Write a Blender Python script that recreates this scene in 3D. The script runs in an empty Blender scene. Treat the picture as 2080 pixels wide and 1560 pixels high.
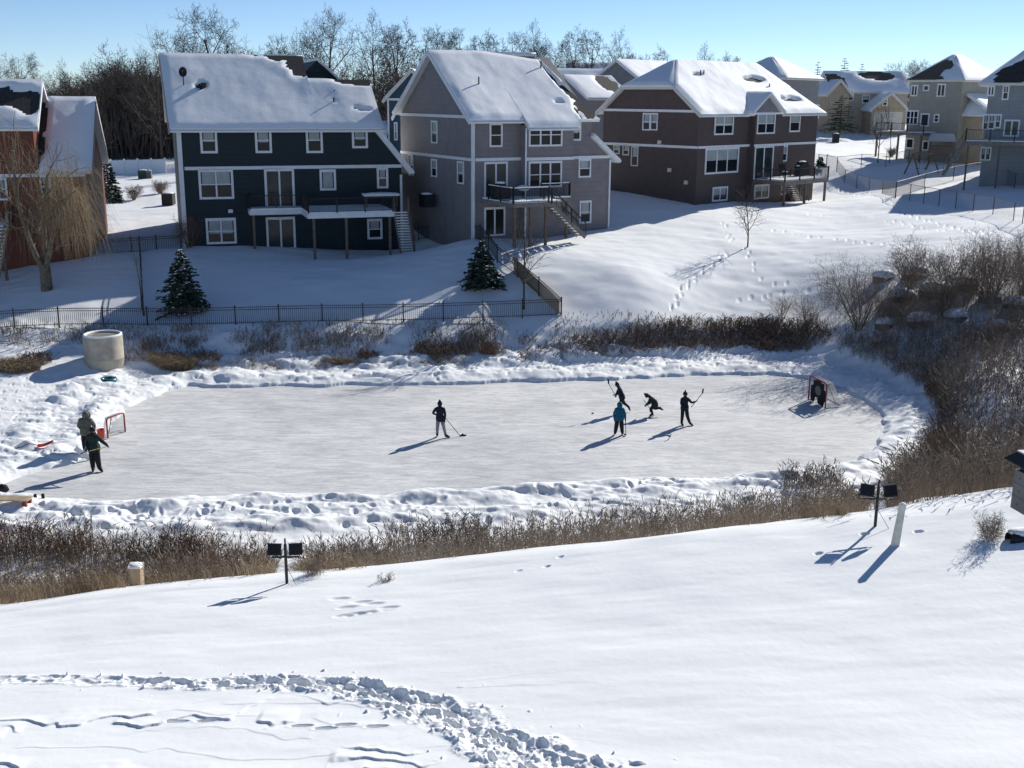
import bpy, math, random
import numpy as np
from mathutils import Vector, Matrix
R=math.radians; PI=math.pi
random.seed(7); rng=np.random.default_rng(7)
S=bpy.context.scene; COL=S.collection
# ------------------------------------------------------------ camera, sky, sun
F0,PIT,CH,ROLL=2287.0,R(14.32),14.57,R(0.40)      # focal in 2080-px units, pitch down, height, roll
cam=bpy.data.cameras.new('camera'); co=bpy.data.objects.new('camera',cam); COL.objects.link(co)
cam.sensor_width=36; cam.lens=36*F0/2080; cam.clip_end=6000; cam.clip_start=.3
co.matrix_world=Matrix.Translation((0,0,CH))@Matrix.Rotation(PI/2-PIT,4,'X')@Matrix.Rotation(ROLL,4,'Z')
S.camera=co
SAZ,SEL=R(39),R(28.5)                            # sun: to the right of straight ahead, low
sund=Vector((math.sin(SAZ)*math.cos(SEL),math.cos(SAZ)*math.cos(SEL),math.sin(SEL)))
w=bpy.data.worlds.new('World'); S.world=w; w.use_nodes=True
nt=w.node_tree; bg=nt.nodes['Background']; sk=nt.nodes.new('ShaderNodeTexSky'); sk.sky_type='NISHITA'
sk.sun_disc=False; sk.sun_elevation=SEL; sk.sun_rotation=SAZ; sk.altitude=300; sk.air_density=0.58; sk.dust_density=0.0; sk.ozone_density=3.4
nt.links.new(sk.outputs[0],bg.inputs[0]); bg.inputs[1].default_value=0.09
sl=bpy.data.lights.new('sun','SUN'); sl.energy=4.5; sl.angle=R(.5); sl.color=(1,.955,.89)
so=bpy.data.objects.new('sun',sl); COL.objects.link(so); so.rotation_euler=(-sund).to_track_quat('-Z','Y').to_euler()
S.view_settings.view_transform='Standard'; S.view_settings.look='None'; S.view_settings.exposure=0.36; S.view_settings.gamma=1
S.render.engine='CYCLES'

# ------------------------------------------------------------ projection helpers (photo pixel -> world ray)
def ray(u,v):
    x,y=(u-1040)/F0,(v-780)/F0; c,s=math.cos(ROLL),math.sin(ROLL)
    x,y=c*x+s*y,-s*x+c*y
    cp,sp=math.cos(PIT),math.sin(PIT)
    return Vector((x,cp-y*sp,-sp-y*cp))
def UZ(u,v,z=0):
    d=ray(u,v); t=(z-CH)/d.z; return Vector((d.x*t,d.y*t,z))
def UY(u,v,Y):
    d=ray(u,v); t=Y/d.y; return Vector((d.x*t,Y,CH+d.z*t))
def smooth(e0,e1,x):
    t=np.clip((x-e0)/(e1-e0),0,1); return t*t*(3-2*t)
def vnoise(x,y,seed=0):
    x=np.asarray(x,float);y=np.asarray(y,float)
    xi=np.floor(x).astype(np.int64);yi=np.floor(y).astype(np.int64);fx=x-xi;fy=y-yi
    def h(a,b):
        n=(a*374761393+b*668265263+seed*1442695041)&0xffffffff
        n=((n^(n>>13))*1274126177)&0xffffffff; n=n^(n>>16)
        return (n&0xffff)/32767.5-1
    ux=fx*fx*(3-2*fx);uy=fy*fy*(3-2*fy)
    return (h(xi,yi)*(1-ux)+h(xi+1,yi)*ux)*(1-uy)+(h(xi,yi+1)*(1-ux)+h(xi+1,yi+1)*ux)*uy
def fbm(x,y,o=4,seed=0,g=.5):
    a=1;s=0
    for i in range(o): s=s+a*vnoise(x*2**i+i*17.3,y*2**i-i*9.1,seed+i); a*=g
    return s
def inpoly(x,y,poly):
    p=np.asarray(poly,float)[:,:2];r=np.zeros(np.shape(x),bool);n=len(p)
    for i in range(n):
        x0,y0=p[i];x1,y1=p[(i+1)%n]
        if y0==y1: continue
        c=((y0>y)!=(y1>y))&(x<(x1-x0)*(y-y0)/(y1-y0)+x0); r^=c
    return r
def sdist(x,y,poly):
    p=np.asarray(poly,float)[:,:2];d=np.full(np.shape(x),1e9);n=len(p)
    for i in range(n):
        a=p[i];b=p[(i+1)%n];ab=b-a;L=ab@ab+1e-12
        t=np.clip(((x-a[0])*ab[0]+(y-a[1])*ab[1])/L,0,1)
        d=np.minimum(d,np.hypot(x-a[0]-t*ab[0],y-a[1]-t*ab[1]))
    return np.where(inpoly(x,y,p),-d,d)

# ------------------------------------------------------------ materials
def mat(name,col,rough=.7,bump=None,var=0,vscale=3,spec=.3,metal=0,col2=None,stretch=None,alpha=None):
    m=bpy.data.materials.new(name); m.use_nodes=True; t=m.node_tree; b=t.nodes['Principled BSDF']
    b.inputs['Base Color'].default_value=(*col,1); b.inputs['Roughness'].default_value=rough
    b.inputs['Specular IOR Level'].default_value=spec; b.inputs['Metallic'].default_value=metal
    tc=t.nodes.new('ShaderNodeTexCoord'); mp=t.nodes.new('ShaderNodeMapping'); t.links.new(tc.outputs['Object'],mp.inputs[0])
    if stretch: mp.inputs['Scale'].default_value=stretch
    if var or col2:
        n=t.nodes.new('ShaderNodeTexNoise'); n.inputs['Scale'].default_value=vscale; n.inputs['Detail'].default_value=6
        t.links.new(mp.outputs[0],n.inputs[0]); r=t.nodes.new('ShaderNodeMapRange'); r.inputs[1].default_value=.35; r.inputs[2].default_value=.65
        t.links.new(n.outputs[0],r.inputs[0]); x=t.nodes.new('ShaderNodeMix'); x.data_type='RGBA'
        c2=col2 or tuple(c*(1-var) for c in col); c1=col if col2 else tuple(min(1,c*(1+var)) for c in col)
        x.inputs[6].default_value=(*c1,1); x.inputs[7].default_value=(*c2,1)
        t.links.new(r.outputs[0],x.inputs[0]); t.links.new(x.outputs[2],b.inputs['Base Color'])
    if bump:
        kind,scale,strength,dist=bump
        if kind=='siding':
            n=t.nodes.new('ShaderNodeTexWave'); n.wave_type='BANDS'; n.bands_direction='Z'; n.wave_profile='SAW'; n.inputs['Scale'].default_value=scale
        else:
            n=t.nodes.new('ShaderNodeTexNoise'); n.inputs['Scale'].default_value=scale; n.inputs['Detail'].default_value=5
        t.links.new(mp.outputs[0],n.inputs[0]); bp=t.nodes.new('ShaderNodeBump'); bp.inputs['Strength'].default_value=strength; bp.inputs['Distance'].default_value=dist
        t.links.new(n.outputs[0],bp.inputs['Height']); t.links.new(bp.outputs[0],b.inputs['Normal'])
    return m
SN=(.84,.86,.86)
M={}
M['ground']=mat('snow_ground',SN,.65,('noise',6,.16,.04),spec=.15)
M['snow']=mat('snow',SN,.7,('noise',5,.4,.06),spec=.2)
M['roofsnow']=mat('roof_snow',(.82,.845,.87),.7,('noise',3,.2,.05),spec=.2)
M['white']=mat('white_trim',(.74,.75,.77),.5,var=.05)
M['cream']=mat('cream_trim',(.62,.58,.5),.5,var=.06)
M['pink']=mat('verge_board',(.45,.36,.34),.6)
M['shingle']=mat('shingle',(.05,.047,.045),.9,('noise',14,.6,.03),var=.35,vscale=9)
M['shinglebr']=mat('brown_shingle',(.12,.095,.08),.9,('noise',14,.6,.03),var=.35,vscale=9)
def sid(n,c): return mat(n,c,.6,('siding',.95,.7,.03),var=.07,vscale=1.5)
M['teal']=sid('teal_siding',(.013,.026,.033)); M['grey']=sid('grey_siding',(.205,.19,.2)); M['brown']=sid('brown_siding',(.085,.063,.06))
M['red']=sid('red_siding',(.15,.045,.028)); M['greygreen']=sid('sage_siding',(.3,.29,.25)); M['bluegrey']=sid('blue_grey_siding',(.25,.265,.275))
M['beige']=sid('beige_siding',(.4,.35,.28)); M['navy']=sid('navy_siding',(.03,.07,.11)); M['mgrey']=sid('mid_grey_siding',(.2,.2,.21)); M['tan']=sid('tan_siding',(.42,.34,.24))
M['glass']=mat('window_glass',(.012,.014,.018),.12,spec=.3)
M['blind']=mat('window_blind',(.33,.36,.36),.5,spec=.5,var=.12,vscale=2)
M['glass2']=mat('tinted_glass',(.025,.035,.038),.12,spec=.35,var=.4,vscale=1)
M['black']=mat('black_metal',(.012,.012,.014),.45,spec=.4)
M['dark']=mat('dark_plastic',(.02,.02,.023),.5)
M['wood']=mat('weathered_wood',(.16,.12,.09),.8,var=.25,vscale=2,stretch=(2,2,12))
M['deckw']=mat('grey_deck_wood',(.2,.18,.165),.8,var=.2,vscale=4)
M['redwood']=mat('red_stained_wood',(.25,.06,.035),.7,var=.2)
M['palewood']=mat('pale_wood',(.42,.33,.23),.7,var=.2,vscale=6,stretch=(1,1,.2))
M['postw']=mat('white_post',(.62,.6,.52),.6,var=.12,vscale=8)
M['concrete']=mat('concrete',(.42,.38,.31),.85,('noise',20,.3,.01),var=.14,vscale=2.5)
M['bark']=mat('bark',(.075,.06,.05),.9,var=.3,vscale=4)
M['twig']=mat('twig',(.085,.068,.057),.9)
M['willowb']=mat('willow_bark',(.15,.125,.09),.9,('noise',12,.7,.03),var=.3,vscale=5)
M['willow']=mat('willow_strands',(.27,.2,.12),.8)
M['needle']=mat('spruce_needles',(.035,.06,.045),.8,var=.35,vscale=3)
M['weed']=mat('dry_weed',(.2,.155,.12),.85,col2=(.31,.25,.18),vscale=.6)
M['weedd']=mat('dark_weed',(.15,.12,.095),.85,col2=(.25,.195,.145),vscale=.5)
M['weedr']=mat('red_weed',(.2,.125,.085),.85,col2=(.16,.12,.09),vscale=.7)
M['straw']=mat('straw_grass',(.36,.28,.18),.85,col2=(.24,.175,.11),vscale=1)
M['rock']=mat('boulder',(.17,.15,.14),.85,('noise',4,.6,.1),var=.3,vscale=2)
M['hut']=mat('grey_board',(.16,.155,.15),.8,('noise',8,.3,.02),var=.15)
M['redp']=mat('red_paint',(.26,.03,.028),.5,spec=.3); M['redplastic']=mat('red_plastic',(.62,.05,.03),.4,spec=.5)
M['netm']=mat('net_cord',(.7,.7,.68),.8)
M['tealp']=mat('teal_vinyl',(.01,.11,.14),.35,spec=.5)
M['skin']=mat('skin',(.42,.25,.18),.6)
M['cblack']=mat('black_cloth',(.012,.013,.018),.85,var=.3,vscale=8); M['cnavy']=mat('navy_cloth',(.01,.017,.03),.85,var=.3,vscale=8)
M['cgreen']=mat('dark_green_cloth',(.014,.03,.03),.85,var=.3,vscale=8)
M['cblue']=mat('blue_cloth',(.006,.09,.155),.8,var=.2,vscale=8); M['cgrey']=mat('grey_trousers',(.24,.23,.29),.85,var=.2,vscale=8)
M['colive']=mat('olive_cloth',(.12,.115,.095),.85,var=.2,vscale=8); M['fur']=mat('fur_trim',(.3,.22,.13),.9)
M['steel']=mat('steel',(.5,.5,.52),.3,metal=.8); M['stickm']=mat('stick_shaft',(.06,.055,.05),.5); M['yellow']=mat('pale_yellow',(.6,.55,.25),.5)
M['lens']=mat('lamp_lens',(.1,.11,.12),.15,spec=.6); M['vinyl']=mat('white_vinyl',(.72,.75,.78),.5); M['box']=mat('green_box',(.03,.07,.06),.5)
M['tarp']=mat('grey_blue_roof',(.3,.34,.38),.5)
# ice: grey, scratched in long drawn-out lines
def ice_mat():
    m=bpy.data.materials.new('rink_ice'); m.use_nodes=True; t=m.node_tree; b=t.nodes['Principled BSDF']
    tc=t.nodes.new('ShaderNodeTexCoord')
    def nz(sc,st,rot=0,det=6):
        mp=t.nodes.new('ShaderNodeMapping'); mp.inputs['Scale'].default_value=st; mp.inputs['Rotation'].default_value=(0,0,rot)
        n=t.nodes.new('ShaderNodeTexNoise'); n.inputs['Scale'].default_value=sc; n.inputs['Detail'].default_value=det; n.inputs['Distortion'].default_value=1.1
        t.links.new(tc.outputs['Object'],mp.inputs[0]); t.links.new(mp.outputs[0],n.inputs[0]); return n
    a=nz(1.6,(.5,2.4,1),R(3)); c=nz(2.8,(1,2.0,1),R(-24)); d=nz(.13,(1,1,1)); e=nz(6,(.35,2.4,1),R(8))
    def mr(n,a0,a1,b0,b1):
        r=t.nodes.new('ShaderNodeMapRange'); r.inputs[1].default_value=a0; r.inputs[2].default_value=a1; r.inputs[3].default_value=b0; r.inputs[4].default_value=b1
        t.links.new(n.outputs[0],r.inputs[0]); return r
    sp=nz(9,(1,1,1),0,8); md_=nz(.6,(.6,1.3,1),R(5)); ms=[mr(a,.34,.6,.74,1.0),mr(c,.3,.7,.92,1.03),mr(d,.35,.65,.88,1.08),mr(e,.36,.56,.8,1.0),mr(sp,.4,.55,.93,1.02),mr(md_,.38,.6,.9,1.05)]
    cur=ms[0].outputs[0]
    for q in ms[1:]:
        k=t.nodes.new('ShaderNodeMath'); k.operation='MULTIPLY'; t.links.new(cur,k.inputs[0]); t.links.new(q.outputs[0],k.inputs[1]); cur=k.outputs[0]
    x=t.nodes.new('ShaderNodeMix'); x.data_type='RGBA'; x.inputs[6].default_value=(.1,.12,.15,1); x.inputs[7].default_value=(.78,.785,.77,1)
    t.links.new(cur,x.inputs[0]); t.links.new(x.outputs[2],b.inputs['Base Color']); b.inputs['Roughness'].default_value=.62; b.inputs['Specular IOR Level'].default_value=.2
    bp=t.nodes.new('ShaderNodeBump'); bp.inputs['Strength'].default_value=.15; bp.inputs['Distance'].default_value=.03
    t.links.new(a.outputs[0],bp.inputs['Height']); t.links.new(bp.outputs[0],b.inputs['Normal'])
    return m
M['ice']=ice_mat()

# ------------------------------------------------------------ object helpers
def tag(o,label=None,cat=None,group=None,kind=None):
    if label: o['label']=label
    if cat: o['category']=cat
    if group: o['group']=group
    if kind: o['kind']=kind
    return o
def link(name,me,parent=None,loc=None):
    o=bpy.data.objects.new(name,me); COL.objects.link(o)
    if parent: o.parent=parent
    if loc is not None: o.location=loc
    return o
def empty(name,loc,rz=0,label=None,cat=None,group=None):
    o=bpy.data.objects.new(name,None); COL.objects.link(o); o.location=loc; o.rotation_euler=(0,0,rz); o.empty_display_size=.3
    return tag(o,label,cat,group)
def copytree(o,parent=None,loc=None,rz=None,sc=None,label=None):
    c=o.copy(); COL.objects.link(c); c.parent=parent
    if loc is not None: c.location=loc
    if rz is not None: c.rotation_euler=(0,0,rz)
    if sc is not None: c.scale=sc if hasattr(sc,'__len__') else (sc,)*3
    if label: c['label']=label
    for ch in list(o.children): copytree(ch,c)
    return c
def amesh(name,V,F,mats,parent=None,mi=None,smoothf=False,loc=None):
    """mesh from numpy arrays; F: (n,k)"""
    me=bpy.data.meshes.new(name); V=np.asarray(V,np.float32); F=np.asarray(F,np.int32)
    me.vertices.add(len(V)); me.vertices.foreach_set('co',V.ravel())
    n,k=F.shape; me.loops.add(n*k); me.loops.foreach_set('vertex_index',F.ravel())
    me.polygons.add(n); me.polygons.foreach_set('loop_start',np.arange(0,n*k,k,dtype=np.int32)); me.polygons.foreach_set('loop_total',np.full(n,k,np.int32))
    if mi is not None: me.polygons.foreach_set('material_index',np.asarray(mi,np.int32))
    me.polygons.foreach_set('use_smooth',np.full(n,smoothf,bool))
    me.update(calc_edges=True)
    for m in (mats if isinstance(mats,(list,tuple)) else [mats]): me.materials.append(M[m] if isinstance(m,str) else m)
    return link(name,me,parent,loc)
class MB:
    def __init__(s): s.v=[];s.f=[];s.m=[];s.sm=[]
    def add(s,V,F,m=0,sm=False):
        b=len(s.v); s.v+=[tuple(p) for p in V]
        for f in F: s.f.append(tuple(i+b for i in f)); s.m.append(m); s.sm.append(sm)
    def box(s,x0,x1,y0,y1,z0,z1,m=0):
        V=[(x,y,z) for z in (z0,z1) for y in (y0,y1) for x in (x0,x1)]
        s.add(V,[(0,2,3,1),(4,5,7,6),(0,1,5,4),(2,6,7,3),(0,4,6,2),(1,3,7,5)],m)
    def obox(s,o,a,b,c,ra,rb,rc,m=0):
        o,a,b,c=Vector(o),Vector(a),Vector(b),Vector(c)
        V=[o+a*x+b*y+c*z for z in rc for y in rb for x in ra]
        s.add(V,[(0,2,3,1),(4,5,7,6),(0,1,5,4),(2,6,7,3),(0,4,6,2),(1,3,7,5)],m)
    def bar(s,p,q,w,h=None,m=0,up=(0,0,1)):
        p,q=Vector(p),Vector(q); d=q-p; L=d.length
        if L<1e-6: return
        d/=L; u=Vector(up)
        if abs(d.dot(u))>.98: u=Vector((0,1,0))
        a=d.cross(u).normalized(); b=a.cross(d).normalized(); h=h or w
        s.obox(p,a,b,d,(-w/2,w/2),(-h/2,h/2),(0,L),m)
    def tube(s,pts,r,n=8,m=0,caps=True,sm=True):
        pts=[Vector(p) for p in pts]; rs=r if hasattr(r,'__len__') else [r]*len(pts)
        V=[];F=[];pa=None
        for i,p in enumerate(pts):
            d=(pts[min(i+1,len(pts)-1)]-pts[max(i-1,0)]).normalized()
            if pa is None:
                pa=d.cross(Vector((0,0,1)));
                if pa.length<.1: pa=d.cross(Vector((0,1,0)))
            pa=(pa-d*pa.dot(d)).normalized(); pb=d.cross(pa)
            for k in range(n):
                t=2*PI*k/n; V.append(p+(pa*math.cos(t)+pb*math.sin(t))*rs[i])
        for i in range(len(pts)-1):
            for k in range(n): F.append((i*n+k,i*n+(k+1)%n,(i+1)*n+(k+1)%n,(i+1)*n+k))
        s.add(V,F,m,sm)
        if caps:
            s.add(V[:n],[tuple(range(n))[::-1]],m); s.add(V[-n:],[tuple(range(n))],m)
    def lathe(s,prof,c=(0,0,0),n=24,m=0,closed=False,sm=True):
        V=[];F=[]
        for r,z in prof:
            for k in range(n): t=2*PI*k/n; V.append((c[0]+r*math.cos(t),c[1]+r*math.sin(t),c[2]+z))
        L=len(prof)
        for i in range(L if closed else L-1):
            j=(i+1)%L
            for k in range(n): F.append((i*n+k,i*n+(k+1)%n,j*n+(k+1)%n,j*n+k))
        s.add(V,F,m,sm)
    def prism(s,poly,o,a,b,n,t,m=0):
        """2D poly in plane (o,a,b) extruded by t along n"""
        o,a,b,n=Vector(o),Vector(a),Vector(b),Vector(n); V=[o+a*x+b*y for x,y in poly]; k=len(V)
        V2=[p+n*t for p in V]
        s.add(V+V2,[tuple(range(k)),tuple(range(2*k-1,k-1,-1))]+[(i,i+k,(i+1)%k+k,(i+1)%k) for i in range(k)],m)
    def ball(s,c,r,m=0,seg=10,sq=(1,1,1),jit=0):
        V=[];F=[];nr=max(4,seg//2)
        for i in range(nr+1):
            ph=PI*i/nr
            for k in range(seg):
                t=2*PI*k/seg; j=1+(random.uniform(-jit,jit) if jit else 0)
                V.append((c[0]+r*sq[0]*j*math.sin(ph)*math.cos(t),c[1]+r*sq[1]*j*math.sin(ph)*math.sin(t),c[2]+r*sq[2]*j*math.cos(ph)))
        for i in range(nr):
            for k in range(seg): F.append((i*seg+k,(i+1)*seg+k,(i+1)*seg+(k+1)%seg,i*seg+(k+1)%seg))
        s.add(V,F,m,True)
    def obj(s,name,mats,parent=None,loc=None):
        me=bpy.data.meshes.new(name); me.from_pydata(s.v,[],s.f)
        for m in (mats if isinstance(mats,(list,tuple)) else [mats]): me.materials.append(M[m])
        me.polygons.foreach_set('material_index',s.m); me.polygons.foreach_set('use_smooth',s.sm)
        import bmesh
        bm=bmesh.new(); bm.from_mesh(me); bmesh.ops.recalc_face_normals(bm,faces=bm.faces); bm.to_mesh(me); bm.free()
        return link(name,me,parent,loc)
def tubes(P0,P1,P2,r0,r1,nseg=2,sides=3):
    """many quadratic-bezier tubes at once -> V,F"""
    P0,P1,P2=[np.asarray(p,float) for p in (P0,P1,P2)]; n=len(P0)
    r0=np.broadcast_to(r0,(n,));r1=np.broadcast_to(r1,(n,))
    ax=P2-P0; ax/=np.linalg.norm(ax,axis=1,keepdims=True)+1e-9
    up=np.where(np.abs(ax[:,2:3])>.8,np.array([[1.,0,0]]),np.array([[0,0,1.]]))
    a=np.cross(ax,up); a/=np.linalg.norm(a,axis=1,keepdims=True)+1e-9; b=np.cross(ax,a)
    V=np.zeros((n,nseg+1,sides,3))
    for i in range(nseg+1):
        t=i/nseg; c=P0*(1-t)**2+2*P1*t*(1-t)+P2*t*t; r=(r0*(1-t)+r1*t)[:,None]
        for k in range(sides):
            th=2*PI*k/sides; V[:,i,k]=c+(a*math.cos(th)+b*math.sin(th))*r
    idx=np.arange((nseg+1)*sides).reshape(nseg+1,sides)
    F=[]
    for i in range(nseg):
        for k in range(sides): F.append([idx[i,k],idx[i,(k+1)%sides],idx[i+1,(k+1)%sides],idx[i+1,k]])
    F=np.array(F)[None]+(np.arange(n)*(nseg+1)*sides)[:,None,None]
    return V.reshape(-1,3),F.reshape(-1,4)
def joinVF(L):
    V=[];F=[];b=0;mi=[]
    for q in L:
        v,f=q[0],q[1]; V.append(v);F.append(f+b);b+=len(v); mi.append(np.full(len(f),q[2] if len(q)>2 else 0))
    return np.concatenate(V),np.concatenate(F),np.concatenate(mi)

# ------------------------------------------------------------ terrain height
RINK_PX=[(-60,992),(0,1001),(95,1012),(200,1021),(400,1010),(560,1006),(800,1003),(1080,986),(1300,976),(1500,966),(1640,954),(1700,945),(1760,926),(1786,880),(1786,850),(1765,822),(1720,795),(1660,772),(1560,762),(1400,764),(1200,773),(1000,780),(800,784),(560,786),(385,786),(330,797),(290,817),(250,850),(228,876),(215,905),(150,940),(75,962),(0,984),(-60,990)]
RINK=[tuple(UZ(u,v,0).xy) for u,v in RINK_PX]
CTRL=[]
def C(u,v,Y): p=UY(u,v,Y); CTRL.append((p.x,p.y,p.z))
for X,Y,z in [(-45,34,.3),(-30,36,.25),(-20,34,.3),(-10,35,.25),(0,36,.2),(8,36,.2),(-25,47,.25),(-20,53,.3),(-14,46,.1),(0,48,.1),(12,50,.1),(-10,58.3,.35),(0,58.6,.35),(8,59,.35),(-38,50,.6),(-8,30,.2),(4,31,.3),(-18,29,.1),(17,55,.3),(18,45,.3),(16,41,.3)]: CTRL.append((X,Y,z))
for q in [(0,668,61.5),(-300,680,61.5),(330,660,62.2),(655,655,62.8),(1140,641,64.6),(1400,648,66),(1650,650,66),
 (0,610,66),(95,587,66.5),(300,590,66.7),(600,590,66.7),(880,580,67.5),(190,528,73),(370,510,75.5),(600,514,76.5),(845,512,80),(960,484,75.5),(1237,462,82),(1100,490,77),
 (300,415,100),(260,405,104),(300,370,120),(280,340,140),(820,395,97),(890,425,88),(1250,380,101),(1412,416,91.5),(1650,405,104),(1720,395,106),(1300,385,99),
 (1518,502,77),(1300,570,68),(1700,470,82),(1500,440,86),(1820,402,93),(2060,452,76),(2080,480,72),(1900,440,83),(1700,320,122),(1850,320,128),(1760,300,140),(1700,262,165),(2080,350,112),(1980,345,115),
 (2000,545,67),(2080,560,66),(1900,560,66),(1800,620,64),(1850,680,60),(2080,620,62),(1750,690,60),(2070,750,53),(1900,760,52),(2080,900,42),(1900,940,42),(1820,1000,39),(2080,1000,36),(1950,1020,35.5),
 (1300,260,170),(1100,260,165),(-300,600,70),(-300,500,82)]: C(*q)
for X,Y,z in [(-60,40,.8),(-70,70,3),(45,40,5.5),(60,70,8),(50,55,6),(35,45,3.6),(-60,110,5),(-60,170,7),(0,220,8.5),(80,220,10),(-100,220,8.5),(100,120,8.5),(-120,320,9.5),(0,400,10),(160,400,11),(30,30,3),(45,28,5.5),(-30,26,.4)]: CTRL.append((X,Y,z))
CT=np.array(CTRL)
def _k(d): return np.where(d>1e-9,d*d*np.log(d+1e-12),0)
_n=len(CT); _A=np.zeros((_n+3,_n+3)); _d=np.hypot(CT[:,0][:,None]-CT[:,0],CT[:,1][:,None]-CT[:,1])/30
_A[:_n,:_n]=_k(_d)+np.eye(_n)*.004; _A[:_n,_n]=1;_A[:_n,_n+1]=CT[:,0]/30;_A[:_n,_n+2]=CT[:,1]/30;_A[_n:,:_n]=_A[:_n,_n:].T
_w=np.linalg.solve(_A,np.concatenate([CT[:,2],[0,0,0]]))
def tps(X,Y):
    X=np.asarray(X,float);Y=np.asarray(Y,float); o=_w[_n]+_w[_n+1]*X/30+_w[_n+2]*Y/30
    for i in range(_n): o=o+_w[i]*_k(np.hypot(X-CT[i,0],Y-CT[i,1])/30)
    return o
YC=23.5
_cr=[UY(u,v,YC) for u,v in [(-500,1285),(0,1240),(300,1206),(583,1188),(800,1176),(1040,1150),(1400,1112),(1780,1070),(2080,1022),(2500,980)]]
_cx=[p.x for p in _cr]; _cz=[p.z for p in _cr]
_gx=np.linspace(_cx[0],_cx[-1],400); _gz=np.convolve(np.pad(np.interp(_gx,_cx,_cz),20,mode='edge'),np.ones(41)/41,'valid')
def crest(X): return np.interp(X,_gx,_gz)
def hill(X,Y):
    zc=crest(X); zb=5.1+.035*X
    t=(YC-Y)/9.3
    lawn=zc+(zb-zc)*np.clip(t,0,1.6)+np.clip(t-1.6,0,9)*.3
    W=np.maximum(6.0,zc*2.0)                       # length of the fall to the pond
    s=(Y-YC)/W
    fall=zc*(1-(np.sqrt(s*s+.02)-.1414)*1.0)
    return np.where(Y<YC,lawn,fall)
def base(X,Y):
    X=np.asarray(X,float);Y=np.asarray(Y,float)
    a=hill(X,Y)
    far=Y>31
    Yt=np.clip(Y,29,430); b=tps(np.clip(X,-130,170),Yt)
    b=np.where(Y<31,np.minimum(b,a-.5+np.clip((Y-YC)/7.5,0,1)*1.0),b)
    k=.35; h=np.clip(.5+.5*(a-b)/k,0,1); sm=b*(1-h)+a*h+k*h*(1-h)
    z=np.where(Y<YC-1,a,sm)
    d=sdist(X,Y,RINK) if X.size<5000 else None
    return z
def rinkmod(X,Y,z,d):
    flat=.12+.0*X
    t=np.clip(d/5.5,0,1); t=t*(.35+.65*smooth(0,1,t)); z=np.where(d<5.5,flat*(1-t)+np.maximum(z,.1)*t,z)
    return z
_ts=np.concatenate([np.linspace(8,130,160),np.linspace(132,450,90)])
def G(u,v):
    """photo pixel -> point on the ground"""
    d=ray(u,v); g=gz(d.x*_ts,d.y*_ts); q=CH+d.z*_ts-g
    if not (q<0).any(): return Vector((d.x*450,d.y*450,float(g[-1])))
    i=max(1,int(np.argmax(q<0))); t0,t1=_ts[i-1],_ts[i]
    for _ in range(2):
        tt=np.linspace(t0,t1,9); q=CH+d.z*tt-gz(d.x*tt,d.y*tt); i=max(1,int(np.argmax(q<0))) if (q<0).any() else 8; t0,t1=tt[i-1],tt[i]
    t=(t0+t1)/2; x,y=d.x*t,d.y*t
    return Vector((x,y,float(gz(np.array([x]),np.array([y]))[0])))
def gz(X,Y):
    X=np.asarray(X,float);Y=np.asarray(Y,float)
    z=base(X,Y); d=np.full(X.shape,9.); m=(Y>36)&(Y<66)&(np.abs(X)<40)
    if m.any(): d[m]=sdist(X[m],Y[m],RINK)
    z=rinkmod(X,Y,z,d); return np.where(d<0,0,z)
def gz1(x,y): return float(gz(np.array([x]),np.array([y]))[0])
def gpoly(pts): return [tuple(G(u,v).xy) for u,v in pts]

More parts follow.
